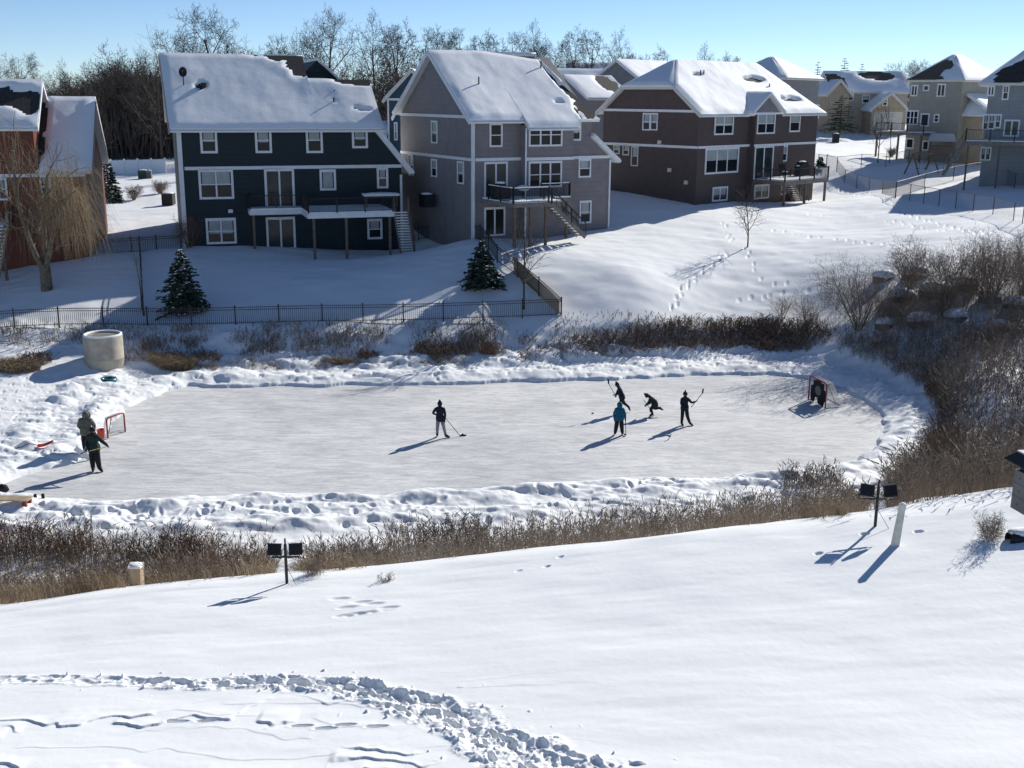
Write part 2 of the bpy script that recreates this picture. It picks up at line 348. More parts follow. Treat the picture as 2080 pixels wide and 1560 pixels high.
# ------------------------------------------------------------ ground mesh
def build_ground():
    ang=np.concatenate([np.linspace(R(82),R(46.2),24),np.linspace(R(46),R(13.2),1130),np.linspace(R(13.15),R(1.9),300),np.linspace(R(1.8),R(.35),40)])
    Yr=CH/np.tan(ang); 
    tx=np.concatenate([-np.linspace(2.2,.52,40),np.linspace(-.51,.51,1180),np.linspace(.52,2.2,40)])
    nY,nX=len(Yr),len(tx)
    # lateral width is measured from a point behind the camera so the near rows stay wide
    X=(Yr[:,None]+2.5)*tx[None,:]; Y=np.repeat(Yr[:,None],nX,1)
    z=np.zeros_like(X)
    for i in range(0,nY,100): z[i:i+100]=base(X[i:i+100],Y[i:i+100])
    d=np.full(X.shape,9.); rm=(Y>34)&(Y<66)&(np.abs(X)<42); d[rm]=sdist(X[rm],Y[rm],RINK)
    jag=.3*fbm(X*.6,Y*.6,3,5)+.03*fbm(X*4,Y*4,2,9)
    de=d+np.where(rm,jag,0)
    z=rinkmod(X,Y,z,np.maximum(d,0))
    # broad drift undulation
    z+=np.where(d>2,1,0)*smooth(2,8,np.where(rm,d,9))*(.10*fbm(X*.09,Y*.09,3,11)+.05*fbm(X*.35,Y*.5,3,12))*smooth(9,30,Y)
    z+=.012*fbm(X*.5,Y*1.6,3,13)*smooth(8,12,Y)
    # snow banks thrown up round the rink
    bn=np.abs(fbm(X*.55,Y*1.0,3,21))
    prof=.27*np.exp(-((de-1.25)/.8)**2)*(.6+.8*bn)*np.where(Y<45,1.0,.85)+.26*np.exp(-((de-3.3)/1.0)**2)*(.3+bn)
    z+=np.where(rm&(d<9),prof,0)*smooth(-.1,.5,de)
    # churned, trodden snow around the banks and on the left shore
    ch=np.where(rm,np.exp(-((de-2.2)/2.2)**4),0)
    left=smooth(-8,-14,X)*smooth(59.5,57.5,Y)*smooth(38.5,40.5,Y)*smooth(-.1,.4,de)
    ch=np.maximum(ch,left*.8)
    lump=fbm(X*1.9,Y*2.6,4,31,.55); z+=ch*.022*lump
    z+=ch*.010*fbm(X*5.5,Y*6,2,37)
    # rough tussocky bank with weeds behind the rink and inside the thickets
    tus=smooth(2.5,4.5,np.where(rm,d,9))*smooth(58,59.5,Y)*smooth(63.5,61.5,Y)
    z+=tus*.08*fbm(X*1.3,Y*1.7,3,41)
    z+=smooth(12,17,X)*smooth(31,34,Y)*smooth(65,60,Y)*smooth(3,6,np.where(rm,d,9))*.13*fbm(X*.8,Y*.9,3,43)
    z+=smooth(26,28,Y)*smooth(36,34,Y)*.10*fbm(X*1.1,Y*1.1,3,45)
    # wind ripples on the far lawn
    z+=.02*smooth(65,68,Y)*smooth(110,90,Y)*fbm(X*.7,Y*2.2,3,47)
    z=np.where(de<.55,np.minimum(z,-.1+np.maximum(de,-.02)*np.where(Y>50,1.6,.8)),z); z=np.where(de<-.05,-.1,z)
    # ---- wind crust steps (lower left of the picture)
    reg=smooth(17.6,16.2,Y)*smooth(.5,-3.,X)
    q=Y*2.5+1.3*fbm(X*.5,Y*.4,3,51)+.5*fbm(X*1.7,Y*1.3,3,52); fr=q-np.floor(q); on=smooth(.0,.2,fbm(X*.8+5+np.floor(q)*7.7,np.floor(q)*3.3,2,53)-.02)
    z+=reg*.042*smooth(0,.08,fr)*np.clip(1-fr,0,1)**1.4*on
    q=Y*2.1+1.3*fbm(X*.3+4,Y*.3,3,54)+.2*fbm(X*1.9,Y*1.5,2,57); fr=q-np.floor(q); on=smooth(.1,.35,fbm(X*.6+np.floor(q)*5.1,np.floor(q)*2.7,3,56))
    z+=smooth(18.5,17.,Y)*smooth(9,11,Y)*smooth(-14,-8,X)*smooth(3,-2,X)*.010*smooth(0,.06,fr)*np.clip(1-fr,0,1)**2*on
    # ---- ploughed foot trail through the near lawn
    tp=[G(u,v) for u,v in [(-160,1372),(0,1378),(180,1384),(400,1390),(560,1386),(680,1392),(800,1420),(900,1450),(980,1492),(1060,1530),(1180,1580),(1300,1640)]]
    tp=np.array([(p.x,p.y) for p in tp]); wd=np.interp(np.arange(len(tp)),[0,2,3,5,7,9,11],[.14,.17,.17,.27,.36,.42,.46])
    dd=np.full(X.shape,9.);sel=(Y<19)&(Y>9)
    xs,ys=X[sel],Y[sel];best=np.full(xs.shape,9.)
    for i in range(len(tp)-1):
        a,b=tp[i],tp[i+1];ab=b-a;t=np.clip(((xs-a[0])*ab[0]+(ys-a[1])*ab[1])/(ab@ab),0,1)
        k=np.hypot(xs-a[0]-t*ab[0],ys-a[1]-t*ab[1])/(wd[i]*(1-t)+wd[i+1]*t); best=np.minimum(best,k)
    e=best+.35*fbm(xs*2.6,ys*2.6,3,61)
    amp=smooth(-8,-3.5,xs)*.75+.25
    cut=smooth(1.0,.55,e); rim=np.exp(-((e-1.15)/.28)**2)
    rough=fbm(xs*4.5,ys*4.5,4,63,.65)
    zz=z[sel]; zz+=amp*(-.045*cut+.03*rim*(1+.5*rough)+.035*np.maximum(cut,rim*.8)*rough+.035*cut*smooth(.15,.3,fbm(xs*7,ys*7,2,65))); 
    # crumbs thrown beside the trail
    cr=smooth(.93,.99,vnoise(xs*9,ys*9,67)*.5+.5)*np.exp(-((best-1.4)/1.2)**2)*.06; zz+=cr
    z[sel]=zz
    # ---- single footprints
    def dip(x,y,dep,r,rl=None,ang=0,rim=.12):
        rl=rl or r; R_=max(r,rl)*3
        i0=np.searchsorted(Yr,y-R_);i1=np.searchsorted(Yr,y+R_)
        j0=np.searchsorted(tx,(x-R_)/(y+2.5));j1=np.searchsorted(tx,(x+R_)/(y+2.5))
        if i1<=i0 or j1<=j0: return
        xx=X[i0:i1,j0:j1]-x;yy=Y[i0:i1,j0:j1]-y;c,s=math.cos(ang),math.sin(ang)
        q=np.hypot((xx*c+yy*s)/rl,(-xx*s+yy*c)/r)
        z[i0:i1,j0:j1]+=-dep*np.exp(-q**4)+dep*rim*np.exp(-((q-1.35)/.3)**2)
    rr=random.Random(5)
    def trail(px,step=.7,dep=.1,r=.1,side=.12):
        P=[G(u,v) for u,v in px];k=0
        for a,b in zip(P,P[1:]):
            a,b=Vector((a.x,a.y)),Vector((b.x,b.y));L=(b-a).length;dr=(b-a)/max(L,.01);n=Vector((-dr.y,dr.x))
            for i in range(int(L/step)):
                p=a+dr*(i*step+rr.uniform(-.08,.08))+n*side*(1 if k%2 else -1); k+=1
                dip(p.x,p.y,dep*.8*rr.uniform(.8,1.2),r*.75,r*1.1,math.atan2(dr.y,dr.x))
    for i in range(len(tp)-1):
        a,b=tp[i],tp[i+1];L=np.hypot(*(b-a));dr=(b-a)/L;nn_=np.array([-dr[1],dr[0]])
        for k in range(int(L/.16)):
            t=(k+rr.random())/(L/.16); wdt=wd[i]*(1-t)+wd[i+1]*t; q_=a+(b-a)*t+nn_*rr.uniform(-1,1)*wdt*1.1
            dip(q_[0],q_[1],rr.uniform(.03,.08)*(1 if q_[0]>-4.5 else .55),rr.uniform(.05,.09),rr.uniform(.1,.17),math.atan2(dr[1],dr[0])+rr.uniform(-.5,.5),.3)
    trail([(1538,460),(1700,489),(1900,506),(2080,528)],.75,.14,.14)
    trail([(1515,506),(1528,540),(1548,572),(1640,582)],.8,.14,.13)
    trail([(1480,516),(1430,552),(1385,590),(1362,640)],.6,.15,.14)
    trail([(1470,455),(1478,478),(1492,498)],.6,.14,.13)
    trail([(1500,610),(1590,598),(1700,583)],.8,.12,.13); trail([(1560,600),(1600,600)],.8,.12,.13)
    trail([(1700,380),(1760,400),(1830,430),(1960,470),(2040,488)],.6,.14,.14); trail([(1740,372),(1770,395),(1700,405)],.5,.12,.14)
    trail([(1820,450),(1900,470),(2060,474)],.8,.12,.13); trail([(1600,430),(1760,440),(1900,470)],.9,.07,.12)
    trail([(1140,1140),(1020,1180)],.5,.04,.08)
    trail([(1655,1128),(1760,1095),(1860,1080),(1950,1072)],.8,.07,.09)
    trail([(1250,720),(1100,735),(900,745),(700,752)],.6,.12,.12); trail([(1450,735),(1250,750),(1000,765)],.6,.12,.12)
    for u,v in [(612,1475),(660,1480),(700,1473),(765,1476),(360,1466),(420,1465)]:
        p=G(u,v); dip(p.x,p.y,.08,.05,.16,.05)
    for u,v in [(690,1222),(705,1240),(722,1252),(735,1228),(760,1232),(775,1246),(745,1250),(700,1256),(790,1240)]:
        p=G(u,v); dip(p.x,p.y,.035,.09,.2,.1)
    # near bank: boot holes
    for u0,u1,v0,v1,n in [(1240,1380,975,1000,26),(1080,1240,1000,1040,18),(420,900,1020,1050,40),(1380,1640,965,990,20),(60,420,1030,1080,60),(560,1300,1045,1075,25)]:
        for _ in range(n):
            p=G(rr.uniform(u0,u1),rr.uniform(v0,v1)); dip(p.x,p.y,rr.uniform(.04,.09),rr.uniform(.07,.14),rr.uniform(.12,.26),rr.uniform(0,3))
    # left shore, heavily walked
    for _ in range(450):
        p=G(rr.uniform(-40,330),rr.uniform(760,990)); 
        if sdist(np.array([p.x]),np.array([p.y]),RINK)[0]>.4: dip(p.x,p.y,rr.uniform(.02,.055),rr.uniform(.04,.09),rr.uniform(.08,.17),rr.uniform(0,3))
    for _ in range(380):
        u=rr.uniform(330,1900);v=rr.uniform(720,790)+max(0,(u-1600)*.25)
        p=G(u,v)
        if sdist(np.array([p.x]),np.array([p.y]),RINK)[0]>.3: dip(p.x,p.y,rr.uniform(.03,.08),rr.uniform(.06,.12),rr.uniform(.12,.22),rr.uniform(0,3))
    idx=np.arange(nY*nX).reshape(nY,nX)
    Fq=np.stack([idx[:-1,:-1],idx[:-1,1:],idx[1:,1:],idx[1:,:-1]],-1).reshape(-1,4)
    V=np.stack([X,Y,z],-1).reshape(-1,3)
    o=amesh('ground',V,Fq,'ground',smoothf=True); tag(o,kind='structure')
build_ground()
_m=MB(); _rv=[(x,y) for x,y in RINK]
_c=np.array(_rv); _m.add([(x*1.0,y,0) for x,y in [(-34,38),(22,38),(22,60),(-34,60)]],[(0,1,2,3)])
tag(_m.obj('rink_ice','ice'),kind='structure')

# ------------------------------------------------------------ house building
def Z1(x,y): return (x/2.6,80+y/2.6)
def Z2(x,y): return (320+x/3.545,90+y/3.545)
def Z3(x,y): return (780+x/3.714,90+y/3.714)
def Z4(x,y): return (1180+x/3.852,100+y/3.852)
def Z5(x,y): return (1640+x/3.9,80+y/3.9)
class House:
    def __init__(s,name,X,Y,th,z0,label,Z):
        s.o=empty(name,(X,Y,z0),R(th),label,'house'); s.Mi=(Matrix.Translation((X,Y,z0))@Matrix.Rotation(R(th),4,'Z')).inverted(); s.Z=Z; s.z0=z0
        s.cam=s.Mi@Vector((0,0,CH))
    def hit(s,x,y,po,n,full=False):
        u,v=(x,y) if full else s.Z(x,y)
        d=s.Mi.to_3x3()@ray(u,v); po,n=Vector(po),Vector(n); t=(po-s.cam).dot(n)/d.dot(n); return s.cam+d*t
    def front(s,x,y,c=0): p=s.hit(x,y,(0,c,0),(0,1,0)); return p.x,p.z
    def side(s,x,y,c=0): p=s.hit(x,y,(c,0,0),(1,0,0)); return p.y,p.z
    def at(s,x,y,z): p=s.hit(x,y,(0,0,z),(0,0,1)); return p.x,p.y
def winbox(h,face,c,s0,s1,t0,t1,nx,ny,name='window',trim='white',blind='top',sill=False,tw=.12,seam=False):
    """face 'f' front (plane y=c, outward -y) or 's' side (plane x=c, outward -x) or 'r' (plane x=c, outward +x)"""
    if s0>s1: s0,s1=s1,s0
    if t0>t1: t0,t1=t1,t0
    if face=='f': o,a,n=Vector((0,c,0)),Vector((1,0,0)),Vector((0,-1,0))
    elif face=='s': o,a,n=Vector((c,0,0)),Vector((0,1,0)),Vector((-1,0,0))
    else: o,a,n=Vector((c,0,0)),Vector((0,1,0)),Vector((1,0,0))
    up=Vector((0,0,1)); b=MB(); D=(-.04,.06)
    def bx(x0,x1,z0,z1,dd=D): b.obox(o,a,up,n,(x0,x1),(z0,z1),dd)
    bx(s0,s0+tw,t0,t1);bx(s1-tw,s1,t0,t1);bx(s0+tw,s1-tw,t0,t0+tw);bx(s0+tw,s1-tw,t1-tw*1.25,t1)
    W,Hh=s1-s0-2*tw,t1-t0-2.25*tw; mw=.055
    for i in range(1,nx): x=s0+tw+W*i/nx; bx(x-mw,x+mw,t0+tw,t1-tw*1.25,(-.03,.045))
    for j in range(1,ny):
        z=t0+tw+Hh*j/ny
        for i in range(nx):
            xa=s0+tw+W*i/nx+(mw if i else 0); xb=s0+tw+W*(i+1)/nx-(mw if i<nx-1 else 0); bx(xa,xb,z-.03,z+.03,(-.03,.035))
    # inner sash
    fr=b.obj(name,trim,h.o)
    g=MB(); g.obox(o,a,up,n,(s0+tw*.8,s1-tw*.8),(t0+tw*.8,t1-tw*.8),(-.02,.008)); g.obj('pane','glass' if blind!='door' else 'glass2',fr)
    if blind in('top','all'):
        q=MB(); zb=t0+tw+Hh*(random.uniform(.38,.55) if blind=='top' else 0.02)
        for i in range(nx):
            xa=s0+tw+W*i/nx+.08; xb=s0+tw+W*(i+1)/nx-.08; q.obox(o,a,up,n,(xa,xb),(zb,t1-tw*1.3),(.0085,.014))
        q.obj('blind','blind',fr)
    return fr
def winF(h,r,nx,ny,c=0,**k):
    x0,z1=h.front((r[0]+r[0])/2,r[1],c); x1,z0=h.front(r[2],r[3],c); _,z1b=h.front(r[2],r[1],c);_,z0b=h.front(r[0],r[3],c)
    return winbox(h,'f',c,x0,x1,(z0+z0b)/2,(z1+z1b)/2,nx,ny,**k)
def winS(h,r,nx,ny,c=0,face='s',**k):
    y0,z1=h.side(r[0],r[1],c); y1,z0=h.side(r[2],r[3],c); _,z1b=h.side(r[2],r[1],c);_,z0b=h.side(r[0],r[3],c)
    return winbox(h,face,c,y0,y1,(z0+z0b)/2,(z1+z1b)/2,nx,ny,**k)
def roofquad(h,A,B,C_,D_,th=.16,fascia='white',shing='shingle',snow=.2,bare=(),seed=0,name='roof',res=.22,edge=.5,mask=None,rip=.05,seam=''):
    """A,B eave left/right, C,D ridge right/left (local). slab of shingles, fascia edges, a drifted snow sheet on top"""
    A,B,C_,D_=[Vector(p) for p in (A,B,C_,D_)]
    n=(B-A).cross(D_-A); 
    if n.length<1e-6: n=(C_-B).cross(D_-A)
    n.normalize(); n=n if n.z>0 else -n
    mb=MB(); lo=[p-n*th for p in (A,B,C_,D_)]
    mb.add([A,B,C_,D_]+lo,[(0,1,2,3)],0); mb.add([A,B,C_,D_]+lo,[(7,6,5,4),(0,4,5,1),(1,5,6,2),(2,6,7,3),(3,7,4,0)],1)
    r=mb.obj(name,[shing,fascia],h.o)
    if snow<=0: return r
    w=max((B-A).length,(C_-D_).length); d=max((D_-A).length,(C_-B).length); nu=max(6,int(w/res)); nv=max(6,int(d/res))
    s=np.linspace(0,1,nu+1)[None,:,None]; t=np.linspace(0,1,nv+1)[:,None,None]
    a,b,c,e=[np.array(p) for p in (A,B,C_,D_)]
    P=(a*(1-s)+b*s)*(1-t)+(e*(1-s)+c*s)*t
    U=(s*w+0*t)[...,0];Vv=(t*d+0*s)[...,0]
    P0=(a*(1-s)+b*s)*(1-t)+(e*(1-s)+c*s)*t; eu=(b-a)/np.linalg.norm(b-a); ev=np.cross(np.array(n),eu); NU=P0@eu; NV=P0@ev
    big=0*U+99; ed=np.minimum(np.minimum(big if 'l' in seam else U,big if 'r' in seam else w-U),np.minimum(big if 'b' in seam else Vv,big if 't' in seam else d-Vv))
    T=snow*(.9+.3*fbm(NU*.25+seed,NV*.25,3,seed))+rip*.4*fbm(NU*1.1,NV*.6,3,seed+5)+rip*.25*fbm(NU*3.5,NV*2.2,2,seed+8)
    T*=.5+.5*smooth(0,edge,ed)
    for (bu,bv,ru,rv) in bare:
        q=np.hypot((U-bu)/ru,(Vv-bv)/rv)+.22*fbm(U*1.4,Vv*1.4,3,seed+3); T=T*smooth(.85,1.25,q)-.05*(q<.95)
    if mask is not None: k=mask(U/w,Vv/d,U,Vv)+0; T=T*np.clip(k,0,1)-.05*(k<=0)
    P=P+np.array(n)*(T[...,None]+.004)
    nn=(nu+1)*(nv+1); idx=np.arange(nn).reshape(nv+1,nu+1)
    F=np.stack([idx[:-1,:-1],idx[:-1,1:],idx[1:,1:],idx[1:,:-1]],-1).reshape(-1,4)
    ring=np.concatenate([idx[0,:],idx[1:,-1],idx[-1,-2::-1],idx[-2:0:-1,0]]); L=P.reshape(-1,3)
    base_=(a*(1-s)+b*s)*(1-t)+(e*(1-s)+c*s)*t
    low=base_.reshape(-1,3)[ring]-np.array(n)*.03; k=len(ring)
    F2=np.stack([ring,np.roll(ring,-1),nn+(np.arange(k)+1)%k,nn+np.arange(k)],-1)
    F2=np.stack([nn+k+np.arange(k),nn+k+(np.arange(k)+1)%k,nn+(np.arange(k)+1)%k,nn+np.arange(k)],-1); V=np.concatenate([L,low,L[ring]]); F=np.concatenate([F,F2])
    o=amesh('roof_snow',V,F,'roofsnow',r,smoothf=True)
    return r
def walls(h,parts,m,name='wall'):
    """parts: list of ('box',x0,x1,y0,y1,z0,z1) or ('gx',x0,x1,y0,y1,z,dz) ridge along x / ('poly',...)"""
    b=MB()
    for p in parts:
        if p[0]=='box': b.box(*p[1:])
        elif p[0]=='gx':   # triangular prism, ridge parallel x
            _,x0,x1,y0,y1,z,dz=p; b.prism([(y0,z),(y1,z),((y0+y1)/2,z+dz)],(x0,0,0),(0,1,0),(0,0,1),(1,0,0),x1-x0)
        elif p[0]=='gy':
            _,x0,x1,y0,y1,z,dz=p; b.prism([(x0,z),(x1,z),((x0+x1)/2,z+dz)],(0,y0,0),(1,0,0),(0,0,1),(0,1,0),y1-y0)
        elif p[0]=='prism': b.prism(*p[1:])
    return b.obj(name,m,h.o)
def bars(h,L,m='white',name='trim'):
    for q in L: b=MB(); b.bar(*q); o=b.obj(name,m,h.o)
    return o
def railing(h,parent,path,z,m='black',hgt=.95,sp=.12,post=.09,pick=.018,snow=False,name='railing'):
    b=MB()
    for p,q in zip(path,path[1:]):
        p,q=Vector(p),Vector(q); L=(q-p).length; zz0=p.z if len(p)==3 else z
        P=lambda t,dz:Vector((p.x+(q.x-p.x)*t,p.y+(q.y-p.y)*t,(p.z+(q.z-p.z)*t)+dz))
        b.bar(P(0,hgt),P(1,hgt),.06,.05,0); b.bar(P(0,.1),P(1,.1),.04,.04,0)
        n=int(L/sp)
        for i in range(1,n): b.bar(P(i/n,.1),P(i/n,hgt),pick,pick,0)
        k=max(1,round(L/2.0))
        for i in range(k+1): b.bar(P(i/k,-.02),P(i/k,hgt+.08),post,post,0)
        if snow: b.bar(P(0,hgt+.05),P(1,hgt+.05),.07,.05,1)
    return b.obj(name,[m,'snow'],parent)
def deck(h,zd,poly,posts,rails,fas='white',th=.28,zg=-1.0,snowy=True,pm='wood',railm='black',pw=.16,rsnow=False,rsp=.12):
    b=MB(); b.prism(poly,(0,0,zd-th),(1,0,0),(0,1,0),(0,0,1),th)
    dk=b.obj('deck',fas,h.o)
    if snowy:
        cx=sum(p[0] for p in poly)/len(poly);cy=sum(p[1] for p in poly)/len(poly)
        s=MB(); s.prism([(cx+(x-cx)*.985,cy+(y-cy)*.97) for x,y in poly],(0,0,zd+.004),(1,0,0),(0,1,0),(0,0,1),.1); s.obj('deck_snow','snow',dk)
    for x,y in posts:
        p=MB(); p.box(x-pw/2,x+pw/2,y-pw/2,y+pw/2,zg-1.5,zd-th-.003); p.obj('post',pm,dk)
    for path in rails: railing(h,dk,[Vector((x,y,zd)) for x,y in path],zd,railm,snow=rsnow,sp=rsp)
    return dk
def stairs(h,parent,top,bot,width,wdir,n=None,m='wood',railm='wood',snow=True,rail=True,rsp=.5):
    """top,bot: local points at one edge; wdir: horizontal unit vector across"""
    top,bot,wd=Vector(top),Vector(bot),Vector(wdir).normalized(); n=n or max(4,int((top.z-bot.z)/.19)); b=MB(); d=bot-top
    run=Vector((d.x,d.y,0)).length/n
    dh=Vector((d.x,d.y,0)).normalized()
    for i in range(n):
        p=top+d*((i+.5)/n); b.obox(p,dh,wd,Vector((0,0,1)),(-run*.55,run*.55),(0,width),(-.03,.02),0)
        if snow: b.obox(p,dh,wd,Vector((0,0,1)),(-run*.5,run*.5),(.03,width-.03),(.021,.085),1)
    for s in (0,width): b.bar(top+wd*s,bot+wd*s,.05,.28,0)
    st=b.obj('stairs',[m,'snow'],parent)
    if rail:
        r=MB()
        for s in (0,width):
            r.bar(top+wd*s+Vector((0,0,.95)),bot+wd*s+Vector((0,0,.95)),.06,.07)
            k=max(2,int(d.length/rsp))
            for i in range(k+1):
                q=top+wd*s+d*(i/k); r.bar(q,q+Vector((0,0,.95)),.03 if i%4 else .09)
        r.obj('stair_railing',railm,parent)
    return st
def downspout(h,p,z1,z0):
    b=MB(); b.tube([(p[0]+.25,p[1]-.35,z1),(p[0]+.05,p[1]-.08,z1-.45),(p[0]+.05,p[1]-.08,z0)],.045,6); return b.obj('downspout','white',h.o)
def vent(h,p,r=.06,hh=.5): b=MB(); b.tube([p,Vector(p)+Vector((0,0,hh))],r,8); return b.obj('vent_pipe','dark',h.o)

# ======== dark teal house
h=House('teal_house',-22.27,76.35,18,4.04,'dark teal house with white window trim, long snowy roof and a wide back deck','Z'); h.Z=Z2
L1,LU,W1,E1,B1,RR=15.07,13.34,12.2,8.47,5.72,4.67
eo=.45; sl_=RR/(W1/2); RI=(0,W1/2,E1+RR)
rn=Vector((0,-sl_,1)).normalized()
def onroof(h,x,y,E=E1,sl=sl_,off=.1): p=h.hit(x,y,(0,0,E+off),Vector((0,-sl,1))); return p
ridgeR=onroof(h,1045,95); lowL=onroof(h,1085,255); lowR=onroof(h,1505,265)
Ltop=lowL.y
walls(h,[('box',0,LU,0,W1,-3,E1),('box',LU+.002,L1,.0,W1-.5,-3,B1),('gx',.02,ridgeR.x-.3,.01,W1-.01,E1,RR-.12)],'teal')
q=[(LU,B1),(L1+.05,B1),(LU,E1-.25)]
walls(h,[('prism',q,(0,.003,0),(1,0,0),(0,0,1),(0,1,0),W1-1)],'teal','side_gable')
zt=lambda y:E1+.14+y*sl_
b0=onroof(h,1085,255)
xl=ridgeR.x; x2=lowR.x
roofquad(h,(-.5,-eo,zt(-eo)),(xl,-eo,zt(-eo)),(xl,W1/2,zt(W1/2)),(-.7,W1/2,zt(W1/2)),seed=3,snow=.17,name='roof',seam='r',
   bare=[(2.45,4.6,.28,.34),(xl+.5,8.2,3.2,.75),(xl+.3,7.2,1.0,1.6)],fascia='white',rip=.03)
yl=lowL.y
roofquad(h,(xl+.002,-eo,zt(-eo)),(LU+.45,-eo,zt(-eo)),(x2+.2,yl,zt(yl)),(xl+.002,yl,zt(yl)),seed=3,snow=.17,seam='l',
   bare=[(3.9,5.3,2.2,.5),(3.0,2.2,.22,.15),(3.6,2.0,.5,.12),(1.5,2.8,.12,.12)],rip=.04)
# back slopes
roofquad(h,(xl,W1+eo,E1+.1),(-.5,W1+eo,E1+.1),(-.7,W1/2+.01,zt(W1/2)),(xl,W1/2+.01,zt(W1/2)),snow=.15,seed=4,res=.6)
roofquad(h,(LU+.45,2*yl+eo,E1+.1),(xl+.01,2*yl+eo,E1+.1),(xl+.01,yl+.01,zt(yl)),(x2+.2,yl+.01,zt(yl)),snow=0)
# street-side wing whose dark roof shows beyond the ridge
walls(h,[('gy',xl-1.5,xl+4.2,W1/2+2,W1+4,E1+2.0,2.6)],'teal','street_gable')
roofquad(h,(xl+4.6,W1+4,E1+1.8),(xl+4.6,W1/2+1.5,E1+1.8),(xl+1.35,W1/2+1.5,E1+4.75),(xl+1.35,W1+4,E1+4.75),snow=0)
# lean-to roof at the right
roofquad(h,(L1+.75,W1-.6,B1-.42),(L1+.75,-.35,B1-.42),(LU+.02,-.35,E1-.15),(LU+.02,W1-.6,E1-.15),seed=11,snow=.2,th=.26)
bars(h,[((-.02,-.05,E1-.02),(LU+.3,-.05,E1-.02),.09,.2),((.3,-.03,B1),(L1+.02,-.03,B1),.06,.22),((LU+.1,-.38,E1-.3),(L1+.8,-.38,B1-.5),.05,.24)])
bars(h,[((.06,-.03,-2),(.06,-.03,E1-.12),.3,.07),((L1-.05,-.03,-2),(L1-.05,-.03,B1-.6),.16,.07)],'white','corner_board')
bars(h,[((-.5,-eo-.05,zt(-eo)-.12),(LU+.5,-eo-.05,zt(-eo)-.12),.12,.13)],'white','gutter')
bars(h,[((-.56,-eo,zt(-eo)-.16),(-.76,W1/2,zt(W1/2)-.16),.06,.34)],'pink','verge')
for r,nx,ny,k in [((300,595,435,785),1,2,{}),((697,595,825,783),1,2,{}),((1065,595,1192,783),1,2,{}),((1397,595,1515,748),1,2,{}),
   ((290,898,553,1115),2,2,{}),((1165,900,1287,1052),1,1,dict(blind='all')),((1577,885,1662,1037),1,2,{}),((343,1250,572,1437),2,2,{}),((1508,1255,1620,1403),1,2,{})]:
    winF(h,r,nx,ny,tw=.15,**k)
winF(h,(765,892,993,1180),2,1,name='sliding_door',blind='door',tw=.16); winF(h,(778,1243,998,1478),2,1,name='sliding_door',blind='door',tw=.14)
zd=h.front(880,1176)[1]
a1=h.at(655,1192,zd-.05);a2=h.at(1070,1200,zd-.05);a3=h.at(1078,1222,zd-.05);a4=h.at(1712,1212,zd-.05)
y1=(a1[1]+a2[1])/2; y2=(a3[1]+a4[1])/2
xa,xb,xc=a1[0],a3[0],a4[0]
poly=[(xa,-.02),(xa,y1),(xb,y1),(xb,y2),(xc,y2),(xc,-.02)]
pz=[(xa+.25,y1+.25),(xb+.4,y2+.2),(h.at(1400,1235,zd)[0],y2+.2),(xc-.3,y2+.2)]
dk=deck(h,zd,poly,pz,[[(xa+.05,-.1),(xa+.05,y1+.06),(xb+.06,y1+.06),(xb+.06,y2+.06),(xc-.1,y2+.06)],[(xc-.06,-.4),(xc-.06,-1.2)]],th=.34)
gb=gz1(*( (h.Mi.inverted()@Vector((xc+2,-2,0))).xy))-4.04
b1=h.at(1755,1510,gb+.05); b2=h.at(1860,1510,gb+.05)
t1=(xc+.02,h.at(1712,1195,zd)[1]+.1)
stairs(h,dk,(t1[0],y2+.2,zd-.05),(b1[0],b1[1],gb),abs(b2[0]-b1[0]),(1,0,0),m='deckw')
for x in (2.2,):
    v_=MB(); v_.box(h.front(525,1200)[0]-.15,h.front(525,1200)[0]+.15,-.14,-.04,h.front(525,1212)[1],h.front(525,1188)[1]); v_.obj('meter_box','white',h.o)
p=onroof(h,335,322); b=MB(); b.tube([p+Vector((0,0,-.1)),p+Vector((0,0,.42))],.2,12); b.obj('roof_vent','dark',h.o)
for q in [(1270,435,.05,.5),(1275,360,.06,.3)]: vent(h,onroof(h,q[0],q[1]),q[2],q[3])
# satellite dish
p=onroof(h,190,318); b=MB(); b.tube([p,p+Vector((0,0,.9))],.035,6); 
c=p+Vector((0,0,1.05)); dn=Vector((-.1,-.9,.35)).normalized(); bx_=dn.cross(Vector((0,0,1))).normalized(); by_=bx_.cross(dn)
Vv=[c]; n=16
for k in range(n): t=2*PI*k/n; Vv.append(c+bx_*math.cos(t)*.27+by_*math.sin(t)*.36+dn*.12)
b.add(Vv,[(0,1+k,1+(k+1)%n) for k in range(n)],0,True); Vb=[q-dn*.02 for q in Vv]; b.add(Vb,[(0,1+(k+1)%n,1+k) for k in range(n)],0,True)
b.tube([c-by_*.4+dn*.1,c+dn*.6-by_*.15],.02,5); b.ball(c+dn*.6-by_*.15,.06,0,6); b.tube([p,p+Vector((-.3,-.3,-.2))],.02,5)
b.obj('satellite_dish','dark',h.o)
TEAL=h
